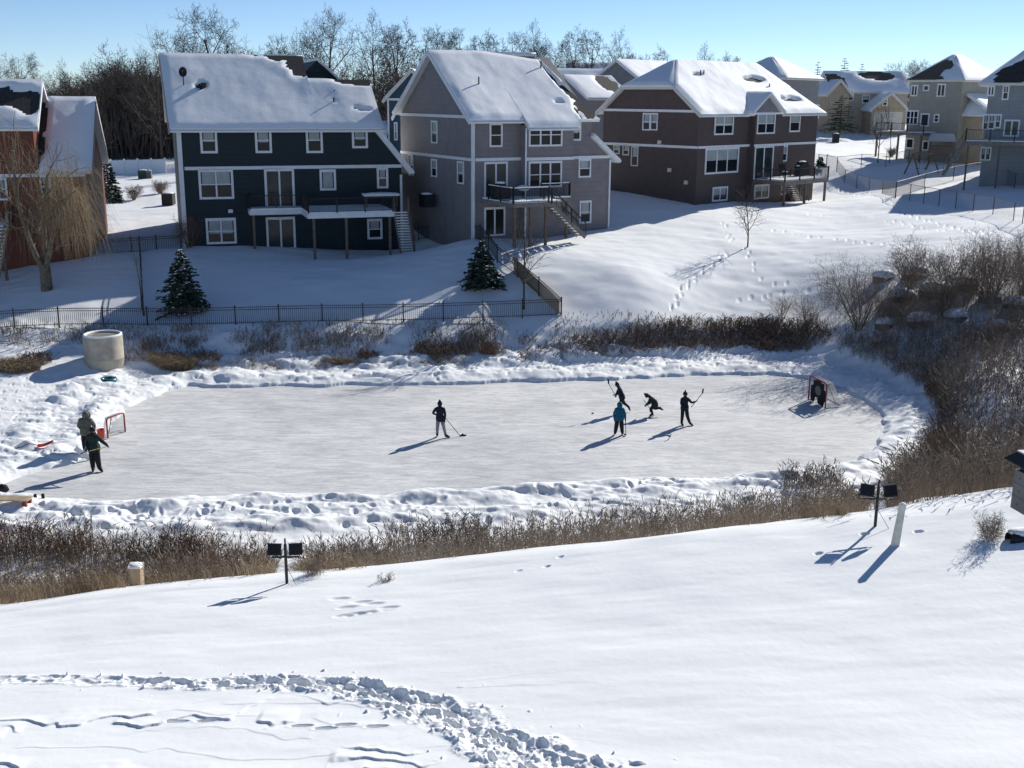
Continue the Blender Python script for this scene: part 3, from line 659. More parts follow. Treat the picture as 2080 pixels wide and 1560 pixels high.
# ======== grey house in the middle
h=House('grey_house',-2.72,76.33,29.4,5.41,'grey sided two-storey house with tall left gable end, its walk-out deck stairs descending right',Z3); h.Z=Z3
L2,W2,E2,B2,RR2=11.06,11.77,7.81,5.06,4.27
xs1=h.front(1030,870)[0]; xs2=h.front(1390,858)[0]; xu=h.front(1565,600)[0]
po=.65; s2=RR2/(W2/2)
walls(h,[('box',0,xs1,0,W2,-3.5,E2),('box',xs1+.002,xs2,-po,W2-.4,-3.5,E2-.5),('box',xs2+.002,xu,.0,W2-.4,-3.5,E2-.003),('box',xu+.002,L2,.0,W2-1,-3.5,B2),('gx',.02,xu-.05,.01,W2-.01,E2,RR2-.1)],'grey')
walls(h,[('prism',[(xu,B2),(L2+.02,B2),(xu,E2-1.3)],(0,.003,0),(1,0,0),(0,0,1),(0,1,0),W2-2)],'grey','side_gable')
zt2=lambda y:E2+.14+y*s2
rR=h.hit(920,78,(0,0,E2+.1),Vector((0,-s2,1))); rR2=h.hit(1245,128,(0,0,E2+.1),Vector((0,-s2,1)))
xm=rR.x
roofquad(h,(-.45,-.5,zt2(-.5)),(xs1,-.5,zt2(-.5)),(xs1,W2/2,zt2(W2/2)),(-.45,W2/2,zt2(W2/2)),seed=21,snow=.2,rip=.05,seam='r')
xe=xu+.4; 
roofquad(h,(xs1+.002,-po-.5,zt2(-po-.5)),(xs2+.2,-po-.5,zt2(-po-.5)),(xs2+.2,rR2.y,zt2(rR2.y)),(xs1+.002,W2/2,zt2(W2/2)),seed=21,snow=.2,seam='lr',
  bare=[(3.6,3.0,.7,.12)],rip=.03)
roofquad(h,(xs2+.202,-.45,zt2(-.45)),(xe,-.45,zt2(-.45)),(xs2+.6,rR2.y-.01,zt2(rR2.y)),(xs2+.202,rR2.y,zt2(rR2.y)),seed=21,snow=.2,seam='l',
  bare=[(1.9,1.4,.9,1.2),(1.5,3.2,.6,1.0),(.9,5.2,.5,1.6),(.6,.9,.12,.8),(1.2,.8,.12,.8)],rip=.04)
roofquad(h,(xe,W2+.5,E2+.1),(-.45,W2+.5,E2+.1),(-.45,W2/2+.01,zt2(W2/2)),(xe-1.5,W2/2+.01,zt2(W2/2)),snow=.15,res=.6,seed=24)
roofquad(h,(L2+.6,W2-1.5,B2-.25),(L2+.6,-.35,B2-.25),(xu+.02,-.35,E2-1.15),(xu+.02,W2-1.5,E2-1.15),seed=25,snow=.15,th=.24)
zb=h.side(160,552)[1]
bars(h,[((-.03,0,B2),(-.03,W2,B2),.06,.2),((.2,-.03,B2),(xs1,-.03,B2),.06,.2),((xs1+.02,-po-.03,B2),(xs2,-po-.03,B2),.06,.2),((xs2+.02,-.03,B2),(L2+.02,-.03,B2),.06,.2),((-.03,0,E2+.02),(-.03,W2,E2+.02),.06,.2),
  ((xu+.1,-.38,E2-1.28),(L2+.62,-.38,B2-.36),.05,.2)])
bars(h,[((-.47,-.5,zt2(-.5)-.13),(-.47,W2/2,zt2(W2/2)-.13),.07,.26),((-.47,W2+.5,zt2(-.5)-.13),(-.47,W2/2,zt2(W2/2)-.13),.07,.26)],'white','verge')
bars(h,[((-.45,-.56,zt2(-.5)-.1),(xs1-.05,-.56,zt2(-.5)-.1),.12,.13),((xs1,-po-.56,zt2(-po-.5)-.1),(xs2+.2,-po-.56,zt2(-po-.5)-.1),.12,.13)],'white','gutter')
bars(h,[((.05,-.03,-3),(.05,-.03,E2-.15),.16,.07),((-.03,.05,-3),(-.03,.05,E2-.15),.07,.16),((xs1+.03,-po-.03,-3),(xs1+.03,-po-.03,E2-.7),.1,.05),((L2-.05,-.03,-3),(L2-.05,-.03,B2-.2),.12,.06)],'white','corner_board')
downspout(h,(0,0),E2-.05,-3); 
for r,nx,ny,c in [((795,592,892,775),1,2,0),((1092,592,1343,770),3,2,-po),((1400,585,1483,727),1,2,0),((1467,863,1558,1005),1,2,0),((1475,1178,1560,1350),1,2,0)]: winF(h,r,nx,ny,c,tw=.12,blind='none' if r[0]<1390 else 'top')
winF(h,(1090,880,1338,1080),3,2,-po,tw=.12,blind='none')
winF(h,(755,885,930,1160),2,1,name='sliding_door',blind='door'); winF(h,(755,1228,912,1445),2,1,name='sliding_door',blind='none')
for r in [(358,575,405,747),(185,825,226,993),(358,865,402,1000),(555,882,605,1053)]: winS(h,r,1,2,0,tw=.1)
zd=h.front(840,1160)[1]
e1=h.at(755,1168,zd);e2=h.at(990,1206,zd);e3=h.at(1245,1190,zd);e4=h.at(1490,1165,zd)
yd=min(-2.4,(e2[1]+e3[1])/2)
poly=[(e1[0],-.02),(e1[0],max(e1[1],yd)*1.0),(e2[0],yd),(e3[0],yd),(e3[0],-1.6),(e4[0],-1.6),(e4[0],-.02)]
poly=[(e1[0],-.02),(e1[0],-.9),(e2[0],yd),(e3[0]+.9,yd),(e3[0]+.9,-1.6),(e4[0],-1.6),(e4[0],-.02)]
dk=deck(h,zd,poly,[(e2[0]+.2,yd+.25),(e3[0]-.2,yd+.25),((e2[0]+e3[0])/2,yd+.25),(e4[0]-.25,-1.4)],[[(e1[0]+.05,-.95),(e2[0],yd+.06),(e3[0]-.1,yd+.06)],[(e3[0]+.9,-1.55),(e4[0]-.1,-1.55),(e4[0]-.1,-.1)]],fas='deckw',th=.26,rsnow=True)
zg=h.z0; 
sb=h.front(1520,1455,yd); stairs(h,dk,(e3[0]+.1,yd,zd-.1),(sb[0],yd,sb[1]),1.0,(0,1,0),m='deckw',railm='dark')
for q in [(715,330),(1183,207)]: vent(h,h.hit(q[0],q[1],(0,0,E2+.1),Vector((0,-s2,1))),.05,.75)
GREY=h
# ======== brown house at the right
h=House('brown_house',14.6,91.26,44.09,6.25,'dark brown two-storey house with clipped gable and small roof gable above its right window',Z4); h.Z=Z4
L3,W3,E3,B3,RR3=17.49,10.02,7.27,4.5,3.91
xs1=h.front(1315,757)[0]; xs2=h.front(1550,748)[0]; s3=RR3/(W3/2); po=.5
walls(h,[('box',0,L3,0,W3,-4,E3),('box',xs1,xs2,-po,.2,-4,E3-.003)],'brown')
# clipped gable end
hc=1.75; yc=hc/s3
walls(h,[('prism',[(0,E3),(W3,E3),(W3-yc,E3+hc),(yc,E3+hc)],(.02,0,0),(0,1,0),(0,0,1),(1,0,0),1.0)],'brown','end_gable')
zt3=lambda y:E3+.14+y*s3
rl=h.hit(740,95,(0,0,E3+.1),Vector((0,-s3,1))); rr_=h.hit(1350,113,(0,0,E3+.1),Vector((0,-s3,1)))
xA=max(2.2,rl.x); xB=min(L3-2.5,rr_.x); hz=zt3(W3/2)
# front slope: strip to the clipped point, then upper part
roofquad(h,(-.45,-.5,zt3(-.5)),(L3+.5,-.5,zt3(-.5)),(L3-1.2,yc,zt3(yc)),(-.45,yc,zt3(yc)),seed=31,snow=.24,seam='t',bare=[(15.5,2.0,1.6,.3)],rip=.03)
roofquad(h,(-.45,yc+.001,zt3(yc)),(L3-1.2,yc+.001,zt3(yc)),(xB,W3/2,hz),(xA,W3/2,hz),seed=31,snow=.24,edge=.12,seam='b',bare=[(11.9,1.5,1.6,.6),(3.4,2.2,.8,.25)],rip=.03)
roofquad(h,(-.452,W3-yc,zt3(yc)),(-.452,yc,zt3(yc)),(xA,W3/2,hz),(xA-.01,W3/2+.01,hz),seed=33,snow=.2,rip=.03)
roofquad(h,(L3+.5,W3+.5,zt3(-.5)),(-.45,W3+.5,zt3(-.5)),(-.45,W3-yc,zt3(yc)),(L3-1.2,W3-yc,zt3(yc)),seed=34,snow=.15,res=.5)
roofquad(h,(L3-1.2,W3-yc-.001,zt3(yc)),(-.45,W3-yc-.001,zt3(yc)),(xA,W3/2+.01,hz),(xB,W3/2+.01,hz),seed=34,snow=.15,res=.5)
roofquad(h,(L3+.5,-.5,zt3(-.5)-.01),(L3+.5,W3+.5,zt3(-.5)-.01),(xB,W3/2+.01,hz-.01),(xB,W3/2,hz-.01),seed=35,snow=.2,res=.5)
# little roof gable
ax,az=h.front(1475,338,-po-.4); gx0,gz0=h.front(1350,484,-po-.4); gx1,gz1_=h.front(1603,484,-po-.4); ax=(gx0+gx1)/2; gw=(gx1-gx0)/2; gh=az-E3
g0,g1=gx0+.35,gx1-.35
walls(h,[('prism',[(g0,E3-.1),(g1,E3-.1),(ax,az-.25)],(0,-po-.02,0),(1,0,0),(0,0,1),(0,1,0),4)],'mgrey','roof_gable')
by=(az-E3)/s3
roofquad(h,(gx0,-po-.4,E3-.05),(ax,-po-.4,az),(ax,by,az+.05),(gx0,.2,E3+.1),seed=36,snow=.13,th=.14,res=.15)
roofquad(h,(gx1,-po-.4,E3-.05),(ax+.002,-po-.4,az),(ax+.002,by,az+.05),(gx1,.2,E3+.1),seed=37,snow=.13,th=.14,res=.15)
bars(h,[((gx0,-po-.43,E3-.12),(ax,-po-.43,az-.08),.05,.18),((gx1,-po-.435,E3-.12),(ax,-po-.435,az-.08),.05,.18)],'white','verge')
bars(h,[((-.03,-.05,B3),(-.03,W3,B3),.06,.2),((.1,-.03,B3),(xs1,-.03,B3),.06,.2),((xs1,-po-.03,B3),(xs2,-po-.03,B3),.06,.2),((xs2,-.03,B3),(L3,-.03,B3),.06,.2),((-.03,-.1,E3+.02),(-.03,W3,E3+.02),.06,.2)])
bars(h,[((-.47,-.5,zt3(-.5)-.12),(-.47,yc,zt3(yc)-.12),.06,.24),((-.47,W3+.5,zt3(-.5)-.12),(-.47,W3-yc,zt3(yc)-.12),.06,.24),((-.475,yc,zt3(yc)-.1),(-.475,W3-yc,zt3(yc)-.1),.06,.2)],'cream','verge')
bars(h,[((-.45,-.57,zt3(-.5)-.1),(gx0-.1,-.57,zt3(-.5)-.1),.12,.13),((gx1+.1,-.57,zt3(-.5)-.1),(L3+.5,-.57,zt3(-.5)-.1),.12,.13)],'white','gutter')
for r,nx,ny,c in [((1048,502,1187,670),2,2,0),((1382,497,1512,663),2,2,-po),((1637,490,1708,648),1,2,0),((1547,750,1607,880),1,2,0),((1030,1075,1142,1188),2,1,0),((1357,1057,1465,1170),2,1,-po),((1560,1060,1602,1140),1,1,0)]: winF(h,r,nx,ny,c,tw=.13)
winF(h,(975,768,1225,972),3,1,0,tw=.15,blind='top'); winF(h,(1362,757,1492,1015),2,1,-po,name='sliding_door',blind='door')
for r in [(487,498,543,635),(548,498,600,635),(258,745,305,820),(330,745,378,830),(397,755,448,915)]: winS(h,r,1,2,0,tw=.1,trim='cream' if r[1]>700 else 'white')
zd=h.front(1430,1010,-po)[1]
d1=h.at(1330,1015,zd);d2=h.at(1600,1038,zd);d3=h.at(1975,1012,zd)
poly=[(d1[0],-.02),(d1[0],min(-.8,d1[1])),(d2[0],d2[1]),(d3[0],d2[1]+.0),(d3[0],-.02)]
yd=d2[1]
dk=deck(h,zd,poly,[(d2[0]+.2,yd+.2),((d2[0]+d3[0])/2,yd+.2),(d3[0]-.2,yd+.2),(d3[0]-.2,-.6)],[[(d1[0]+.05,min(-.8,d1[1])+.05),(d2[0],yd+.06),(d3[0]-.05,yd+.06),(d3[0]-.05,-1.5)]],fas='deckw',th=.3)
stairs(h,dk,(d3[0]-1.5,-.2,zd-.2),(d3[0]+1.7,-.2,zd-3.0),1.0,(0,-1,0),m='deckw',railm='dark')
for q in [(960,220),(935,222),(1473,325)]: vent(h,h.hit(q[0],q[1],(0,0,E3+.1),Vector((0,-s3,1))),.05,.6)
for q in [(695,945),(617,728),(825,1042)]:
    y_,z_=h.side(*q); b=MB(); b.box(-.1,-.005,y_-.18,y_+.18,z_-.15,z_+.15); b.obj('wall_vent','cream',h.o)
BROWN=h

# ======== red house cut by the left edge
p0=UY(188,525,73.5); h=House('red_house',p0.x,p0.y,14,p0.z,'red sided house at the left edge with long steep snowy roof reaching down low',Z1); h.Z=Z1
B0=h.front(400,712)[1]; sl0=.8
xa=h.front(185,600)[0]; Lw=17.0; xl=-Lw
E0=h.front(90,478)[1]; W0=11
walls(h,[('box',xa,0,0,W0,-4,B0),('box',xl,xa-.002,0,W0-.01,-4,E0)],'red')
pt=h.hit(478,308,(0,-.35,B0+.15),Vector((0,-sl0,1))); yt=pt.y; zt0=pt.z
roofquad(h,(xa-.1,-.35,B0+.15),(.45,-.35,B0+.15),(.45,yt,zt0),(xa-.1,yt,zt0),seed=41,snow=.25,rip=.04,bare=[(0,4,.55,5)])
roofquad(h,(.45,2*yt+.35,B0+.15),(xa-.1,2*yt+.35,B0+.15),(xa-.1,yt+.01,zt0),(.45,yt+.01,zt0),seed=42,snow=.2,res=.6)
walls(h,[('prism',[(0,B0),(2*yt-.1,B0),(yt,zt0-.25)],(xa,0,0),(0,1,0),(0,0,1),(1,0,0),-xa-.02)],'red','end_gable')
pt=h.hit(60,215,(0,-.5,E0+.15),Vector((0,-.75,1))); yu,zu=pt.y,pt.z
roofquad(h,(xl-.4,-.5,E0+.15),(xa+.35,-.5,E0+.15),(xa+.35,yu,zu),(xl-.4,yu,zu),seed=43,snow=.22,rip=.04,bare=[(Lw+xa-1.2,3.0,2.6,1.0),(Lw+xa+.2,2.2,.7,1.0)])
roofquad(h,(xa+.35,2*yu+.5,E0+.15),(xl-.4,2*yu+.5,E0+.15),(xl-.4,yu+.01,zu),(xa+.35,yu+.01,zu),seed=44,snow=.2,res=.6)
walls(h,[('prism',[(0,E0),(2*yu-.1,E0),(yu,zu-.25)],(xl,0,0),(0,1,0),(0,0,1),(1,0,0),xa-xl-.05)],'red','upper_gable')
bars(h,[((xl,-.04,B0-.05),(0,-.04,B0-.05),.06,.2),((xl-.4,-.55,E0+.02),(xa+.35,-.55,E0+.02),.1,.16),((xa+.37,-.5,E0+.02),(xa+.37,yu,zu-.1),.06,.28)])
bars(h,[((.47,-.35,B0),(.47,yt,zt0-.14),.06,.26),((-.06,-.03,-3),(-.06,-.03,B0-.2),.16,.06)],'palewood','verge')
winF(h,(205,715,275,835),1,2,tw=.12); winF(h,(-60,730,45,850),2,2,tw=.12)
zd=h.front(30,965)[1]; st=h.at(62,968,zd); xd=st[0]
dk=deck(h,zd,[(xl+4,-.02),(xl+4,-3),(xd,-3),(xd,-.02)],[(xd-.2,-2.8),(xd-3,-2.8)],[[(xd,-.1),(xd,-1.0)],[(xl+4,-2.95),(xd-1.2,-2.95)]],th=.25,fas='deckw')
bb=h.at(62,1232,-.1); stairs(h,dk,(xd-1.3,-3,zd-.05),(xd-1.5,min(-6,bb[1]),-.1),1.5,(1,0,0),m='palewood',railm='palewood')
# ======== houses farther back
def zgr(u,v): return G(u,v)
def simple(name,label,u,v,Y,th,L,W,E,rise,wallm,kind='gx',roofm='shingle',snow=.2,bare=(),oh=.45,seed=60):
    p=UY(u,v,Y); h=House(name,p.x,p.y,th,p.z,label,lambda x,y:(x,y))
    w=[('box',0,L,0,W,-4,E)]
    if kind=='gx':
        w.append(('gx',.02,L-.02,.01,W-.01,E,rise)); s=rise/(W/2); z=lambda y:E+.12+y*s
        walls(h,w,wallm)
        roofquad(h,(-oh,-oh,z(-oh)),(L+oh,-oh,z(-oh)),(L+oh,W/2,z(W/2)),(-oh,W/2,z(W/2)),shing=roofm,snow=snow,bare=bare,seed=seed,res=.4)
        roofquad(h,(L+oh,W+oh,z(-oh)),(-oh,W+oh,z(-oh)),(-oh,W/2+.01,z(W/2)),(L+oh,W/2+.01,z(W/2)),shing=roofm,snow=snow,seed=seed+1,res=.6)
        bars(h,[((-oh,-oh-.05,z(-oh)-.12),(L+oh,-oh-.05,z(-oh)-.12),.08,.16)],'cream')
    elif kind=='gy':
        w.append(('gy',.01,L-.01,.02,W-.02,E,rise)); s=rise/(L/2); z=lambda x:E+.12+x*s
        walls(h,w,wallm)
        roofquad(h,(-oh,W+oh,z(-oh)),(-oh,-oh,z(-oh)),(L/2,-oh,z(L/2)),(L/2,W+oh,z(L/2)),shing=roofm,snow=snow,seed=seed,res=.4)
        roofquad(h,(L+oh,-oh,z(-oh)),(L+oh,W+oh,z(-oh)),(L/2+.01,W+oh,z(L/2)),(L/2+.01,-oh,z(L/2)),shing=roofm,snow=snow,bare=bare,seed=seed+1,res=.4)
        bars(h,[((-oh,-oh-.04,z(-oh)-.15),(L/2,-oh-.04,z(L/2)-.15),.06,.24),((L+oh,-oh-.045,z(-oh)-.15),(L/2,-oh-.045,z(L/2)-.15),.06,.24)],'cream','verge')
    elif kind=='hip':
        walls(h,w,wallm); m=min(L,W)/2+oh; zt=E+.12; zr=E+.12+rise; q=max(0,(W-L)/2); r=max(0,(L-W)/2)
        a,b,c,d=(-oh,-oh,zt),(L+oh,-oh,zt),(L+oh,W+oh,zt),(-oh,W+oh,zt); r1=(L/2-r,W/2-q,zr); r2=(L/2+r,W/2+q,zr)
        if L>=W:
            F=[(a,b,r2,r1),(b,c,r2,(r2[0],r2[1]+.01,zr)),(c,d,r1,r2),(d,a,r1,(r1[0]-.01,r1[1],zr))]
        else: F=[(a,b,(r1[0]+.01,r1[1],zr),r1),(b,c,r2,r1),(c,d,(r2[0],r2[1],zr),(r2[0]+.01,r2[1],zr)),(d,a,r1,r2)]
        for i,f in enumerate(F): roofquad(h,*f,shing=roofm,snow=snow if not isinstance(snow,(list,tuple)) else snow[i],bare=bare[i] if len(bare)>i else (),seed=seed+i,res=.4,edge=.3)
        bars(h,[(a,b,.1,.18),(b,c,.1,.18),(d,a,.1,.18)],'cream')
    return h
h=simple('teal_gable_house','small dark teal gabled house in the gap left of the grey house',790,345,112,0,4.8,9,6.9,2.5,'navy','gy',seed=61)
winF(h,(800,248,808,285),1,2,tw=.12); bars(h,[((-.03,-.03,6.7),(4.8,-.03,6.7),.06,.2),((.05,-.03,-1),(.05,-.03,6.6),.16,.06)])
roofquad(h,(-2.6,-1.4,3.2),(-.02,-1.4,3.2),(-.02,1,4.6),(-2.6,1,4.6),snow=.2,seed=62); walls(h,[('box',-2.3,-.01,-1,3,-3,3.3)],'navy','porch')
h=simple('grey_gable_house','grey house whose gable and sunlit snowy roof rise behind the brown house roof',1302,252,135,48,9,7.2,4.9,2.3,'mgrey','gx',seed=63)
bars(h,[((-.47,-.45,4.65),(-.47,3.6,7.2),.06,.24),((-.47,7.65,4.65),(-.47,3.6,7.2),.06,.24)],'white','verge')
h=simple('low_snowy_house','low house with pale snow covered roof right behind the grey house ridge',1118,225,142,6,7.5,6,3.0,1.9,'mgrey','gx',seed=65)
h=simple('side_roof_house','house roof with bare dark shingles just left of the brown house eaves',1192,268,122,38,6,7,3.6,2.1,'grey','gx',seed=67,bare=[(5.2,3.0,1.5,2)])
h=simple('far_ridge_house','distant house with bright white roof lying between the grey roof and grey gable',1150,190,175,-8,12,8,2.2,2.2,'tan','gx',seed=69)
h=simple('steep_hip_house','grey brown house with very steep snowy hip roof standing behind the brown house',1588,262,128,50,8.5,7.5,5.3,2.4,'mgrey','hip',seed=71,bare=[(),(),(),[(1.5,4.2,1.3,.6)]])
walls(h,[('prism',[(1.0,5.3),(7.3,5.3),(5.2,6.9),(3.1,6.9)],(8.2,0,0),(0,1,0),(0,0,1),(1,0,0),.25)],'mgrey','end_gable')
q=UY(1640,262,124)
for a in [(1648,212,1662,240)]: 
    f=winF(h,a,1,2,tw=.12)
h=simple('beige_garage_house','beige house with double garage and front gable on the far street',1688,258,160,4,10.5,7,4.9,2.5,'beige','gx',seed=75,roofm='shinglebr',bare=[(7.5,3.8,2.5,1.2),(1,1.5,2.0,3)])
for a in [(1697,190,1710,208),(1722,188,1733,205),(1752,192,1766,210)]: winF(h,a,1,2,tw=.12)
h=simple('garage_wing','beige two-car garage wing with a brown gable, front of the beige house',1768,259,157,4,4.7,6,2.5,2.0,'tan','gy',seed=78)
b=MB(); b.box(.35,4.3,-.06,-.01,-.3,2.1)
for i in range(1,4): b.box(.35,4.3,-.075,-.06,-.3+i*.6-.02,-.3+i*.6+.02)
b.obj('garage_door','cream',h.o); winF(h,(1793,200,1802,215),1,2,tw=.12)
h=simple('gable_wing','small brown gable of the beige house beside the dark spruce',1678,256,158,4,2.9,6,4.4,1.6,'tan','gy',seed=80)
# tan grey house
h=simple('tan_grey_house','tan grey three storey house with hip roof, second from the right edge',1836,318,126,-50,6.0,7.6,7.9,2.7,'greygreen','hip',seed=83,roofm='shinglebr',bare=[[(1.4,2.2,3.0,3.2),(4.2,3.4,1.3,1.2)],[],[],[]])
h.Z=Z5
for r,nx,ny in [((825,360,872,450),2,1),((920,358,965,410),1,1),((1033,350,1090,455),2,1),((785,560,875,675),3,2),((1005,590,1042,660),1,2),((785,780,840,865),1,1),((915,800,960,880),1,1)]: winF(h,r,nx,ny,tw=.13,blind='none')
winF(h,(902,585,960,690),1,1,name='door',blind='door')
zd=h.front(900,735)[1]; dk=deck(h,zd,[(-2.2,-.02),(-2.2,-2.6),(3.6,-2.6),(3.6,-.02)],[(-2.0,-2.4),(.6,-2.4),(3.3,-2.4)],[[(-2.15,-.2),(-2.15,-2.55),(3.55,-2.55)]],fas='deckw',railm='dark',rsp=.2)
walls(h,[('box',6.001,9.0,1.2,7.0,-3,4.6)],'tan','side_wing'); roofquad(h,(9.5,.9,4.5),(9.5,7.3,4.5),(6.02,7.3,6.7),(6.02,.9,6.7),snow=.2,seed=84,bare=[(5.2,2.6,1.4,1.6)])
roofquad(h,(6.0,.5,4.5),(9.5,.5,4.5),(9.5,1.3,4.6),(6.0,2.6,6.7),snow=.2,seed=85)
# blue grey house at the right edge
h=simple('blue_grey_house','pale blue grey house cut by the right edge, with large raised deck and long stairs',1991,352,101,-22,14,10,7.5,4.6,'bluegrey','hip',seed=88,bare=[[(2.2,2.6,2.0,2.6),(6.5,4.6,2.4,2.2)],[],[],[]],oh=.9)
h.Z=Z5
for r,nx,ny in [((1430,365,1480,450),2,1),((1550,360,1592,480),1,2),((1395,590,1432,720),1,2),((1437,590,1482,715),1,2),((1490,590,1530,705),1,2)]: winF(h,r,nx,ny,tw=.12,blind='none' if nx==2 else 'top')
winF(h,(1562,635,1672,770),2,1,name='sliding_door',blind='door'); winF(h,(1300,845,1450,960) if False else (1375,850,1450,960),2,1,name='sliding_door',blind='top')
zd=h.front(1500,800)[1]; a=h.at(1250,800,zd)
dk=deck(h,zd,[(a[0],-.02),(a[0],-3.2),(10,-3.2),(10,-.02)],[(a[0]+.3,-3),(a[0]+2.8,-3),(a[0]+5.5,-3),(a[0]+8.2,-3)],[[(a[0]+.05,-1.4),(a[0]+.05,-3.15),(10,-3.15)]],fas='deckw',th=.35,railm='dark',rsp=.2)
bo=h.at(1100,1010,.0); stairs(h,dk,(a[0],-1.2,zd-.1),(bo[0],-1.2,-.2),1.0,(0,1,0),m='deckw',railm='deckw')
# ------------------------------------------------------------ fences
def fence(label,pts,hgt,sp,name='metal_fence',pick=.11,group='black metal garden fences',bend=None):
    pts=[Vector((p[0],p[1])) for p in pts]; root=empty(name,(pts[0].x,pts[0].y,gz1(*pts[0])),0,label,'fence',group); o=Vector(root.location)
    for a,b in zip(pts,pts[1:]):
        L=(b-a).length; n=max(1,round(L/sp)); 
        for i in range(n+1):
            if i==0 and a!=pts[0]: continue
            p=a+(b-a)*(i/n); m=MB(); z=gz1(*p); q=Vector((p.x,p.y,z))-o; m.box(q.x-.035,q.x+.035,q.y-.035,q.y+.035,q.z-.3,q.z+hgt+.06); m.ball((q.x,q.y,q.z+hgt+.09),.05,0,6); m.obj('post','black',root)
        for i in range(n):
            p=a+(b-a)*(i/n); q=a+(b-a)*((i+1)/n); P=Vector((p.x,p.y,gz1(*p)))-o;Q=Vector((q.x,q.y,gz1(*q)))-o; m=MB()
            for dz,w in ((hgt,.035),(hgt-.14,.03),(.1,.03)): m.bar(P+Vector((0,0,dz)),Q+Vector((0,0,dz)),w,w)
            k=int((q-p).length/pick)
            for j in range(1,k):
                t=P+(Q-P)*(j/k); m.bar(t+Vector((0,0,.05)),t+Vector((0,0,hgt)),.018,.018)
            m.obj('picket_panel','black',root)
    return root
fa=G(-60,672);fb=G(300,662);fc=G(655,655);fd=G(1140,641)
fence('long black picket fence running along the top of the pond bank',[fa.xy,fb.xy,fc.xy,fd.xy],.98,2.4)
fence('black fence climbing from the bank corner past the small spruce to the teal house stairs',[fd.xy,G(1010,532).xy,G(930,483).xy,G(890,485).xy,G(850,487).xy],.98,2.4)
fence('short black fence closing the yard between the red house and the teal house',[G(192,518).xy,G(268,514).xy,G(368,508).xy],.98,1.7)
fence('black fence line running down the yard between the red and teal houses',[G(285,514).xy,G(292,640).xy],.98,2.4)
ft=fence('added tan panels standing in for sunlit pickets inside the fence corner behind the young tree',[fd.xy+Vector((-.12,.1)),G(1085,585).xy+Vector((-.1,0)),G(1048,548).xy+Vector((-.1,0))],.8,2.2)
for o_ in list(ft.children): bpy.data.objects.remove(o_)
ft.name='sunlit_picket_fill'; del ft['group']; ft['category']='sunlit fence fill'
_pts=[fd.xy+Vector((-.14,.12)),G(1085,585).xy+Vector((-.12,0)),G(1048,548).xy+Vector((-.12,0))]  # added panels: sunlight on the obliquely seen pickets put in as tan colour
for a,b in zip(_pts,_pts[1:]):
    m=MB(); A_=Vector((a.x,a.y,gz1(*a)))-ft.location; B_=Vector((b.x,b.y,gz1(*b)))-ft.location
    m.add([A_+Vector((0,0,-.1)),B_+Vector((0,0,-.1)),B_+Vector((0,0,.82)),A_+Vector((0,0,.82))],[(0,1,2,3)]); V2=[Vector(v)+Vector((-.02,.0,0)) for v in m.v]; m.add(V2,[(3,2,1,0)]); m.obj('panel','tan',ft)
def chainlink(label,px,hgt=1.25):
    P=[G(*q) for q in px]; o=P[0]; root=empty('chain_link_fence',o,0,label,'fence','chain link fences on the right')
    for i,p in enumerate(P):
        m=MB(); q=p-o; m.tube([q+Vector((0,0,-.3)),q+Vector((0,0,hgt+.04))],.045 if i in(0,len(P)-1) else .032,6); m.obj('post','black',root)
    for a,b in zip(P,P[1:]):
        a,b=a-o,b-o; m=MB(); up=Vector((0,0,1)); m.tube([a+up*hgt,b+up*hgt],.02,5); L=(b-a).length; n=int(L/.14); k=hgt/L
        A=[];B_=[]
        nb=n+int(n*k)
        for j in range(-int(n*k),n+1):
            for sg in (1,-1):
                t0,t1=j/n,j/n+k; s0,s1=0,1
                if t0<0: s0=-t0/k;t0=0
                if t1>1: s1=(1-j/n)/k;t1=1
                if t1<=t0: continue
                if sg<0: T0,T1=1-t0,1-t1
                else: T0,T1=t0,t1
                A.append(a+(b-a)*T0+up*hgt*s0);B_.append(a+(b-a)*T1+up*hgt*s1)
        A=np.array(A);B_=np.array(B_); V,F=tubes(A,(A+B_)/2,B_,.004,.004,1,3)
        m.add([tuple(v) for v in V],[tuple(f) for f in F]); m.obj('wire_mesh','steelw',root)
M['steelw']=mat('fence_wire',(.22,.22,.22),.5,metal=.4)
z5=lambda L:[Z5(*q) for q in L]
chainlink('chain link fence running down from the brown house deck to the corner post',z5([(150,1010),(232,1050),(295,1135),(388,1175),(488,1205),(592,1225),(697,1255)]))
chainlink('chain link fence continuing from the corner post down to the right edge',z5([(697,1256),(810,1275),(920,1297),(1040,1320),(1172,1340),(1312,1365),(1468,1390),(1630,1445),(1702,1465),(1800,1490)]))
chainlink('chain link fence across the snow behind the bare young street tree',z5([(85,1010),(232,1030),(425,1010),(620,1005),(800,975)]))
chainlink('chain link fence from the corner post back towards the play tower',z5([(697,1250),(925,1175),(1155,1115),(1380,1075),(1640,1180),(1800,1190)]))
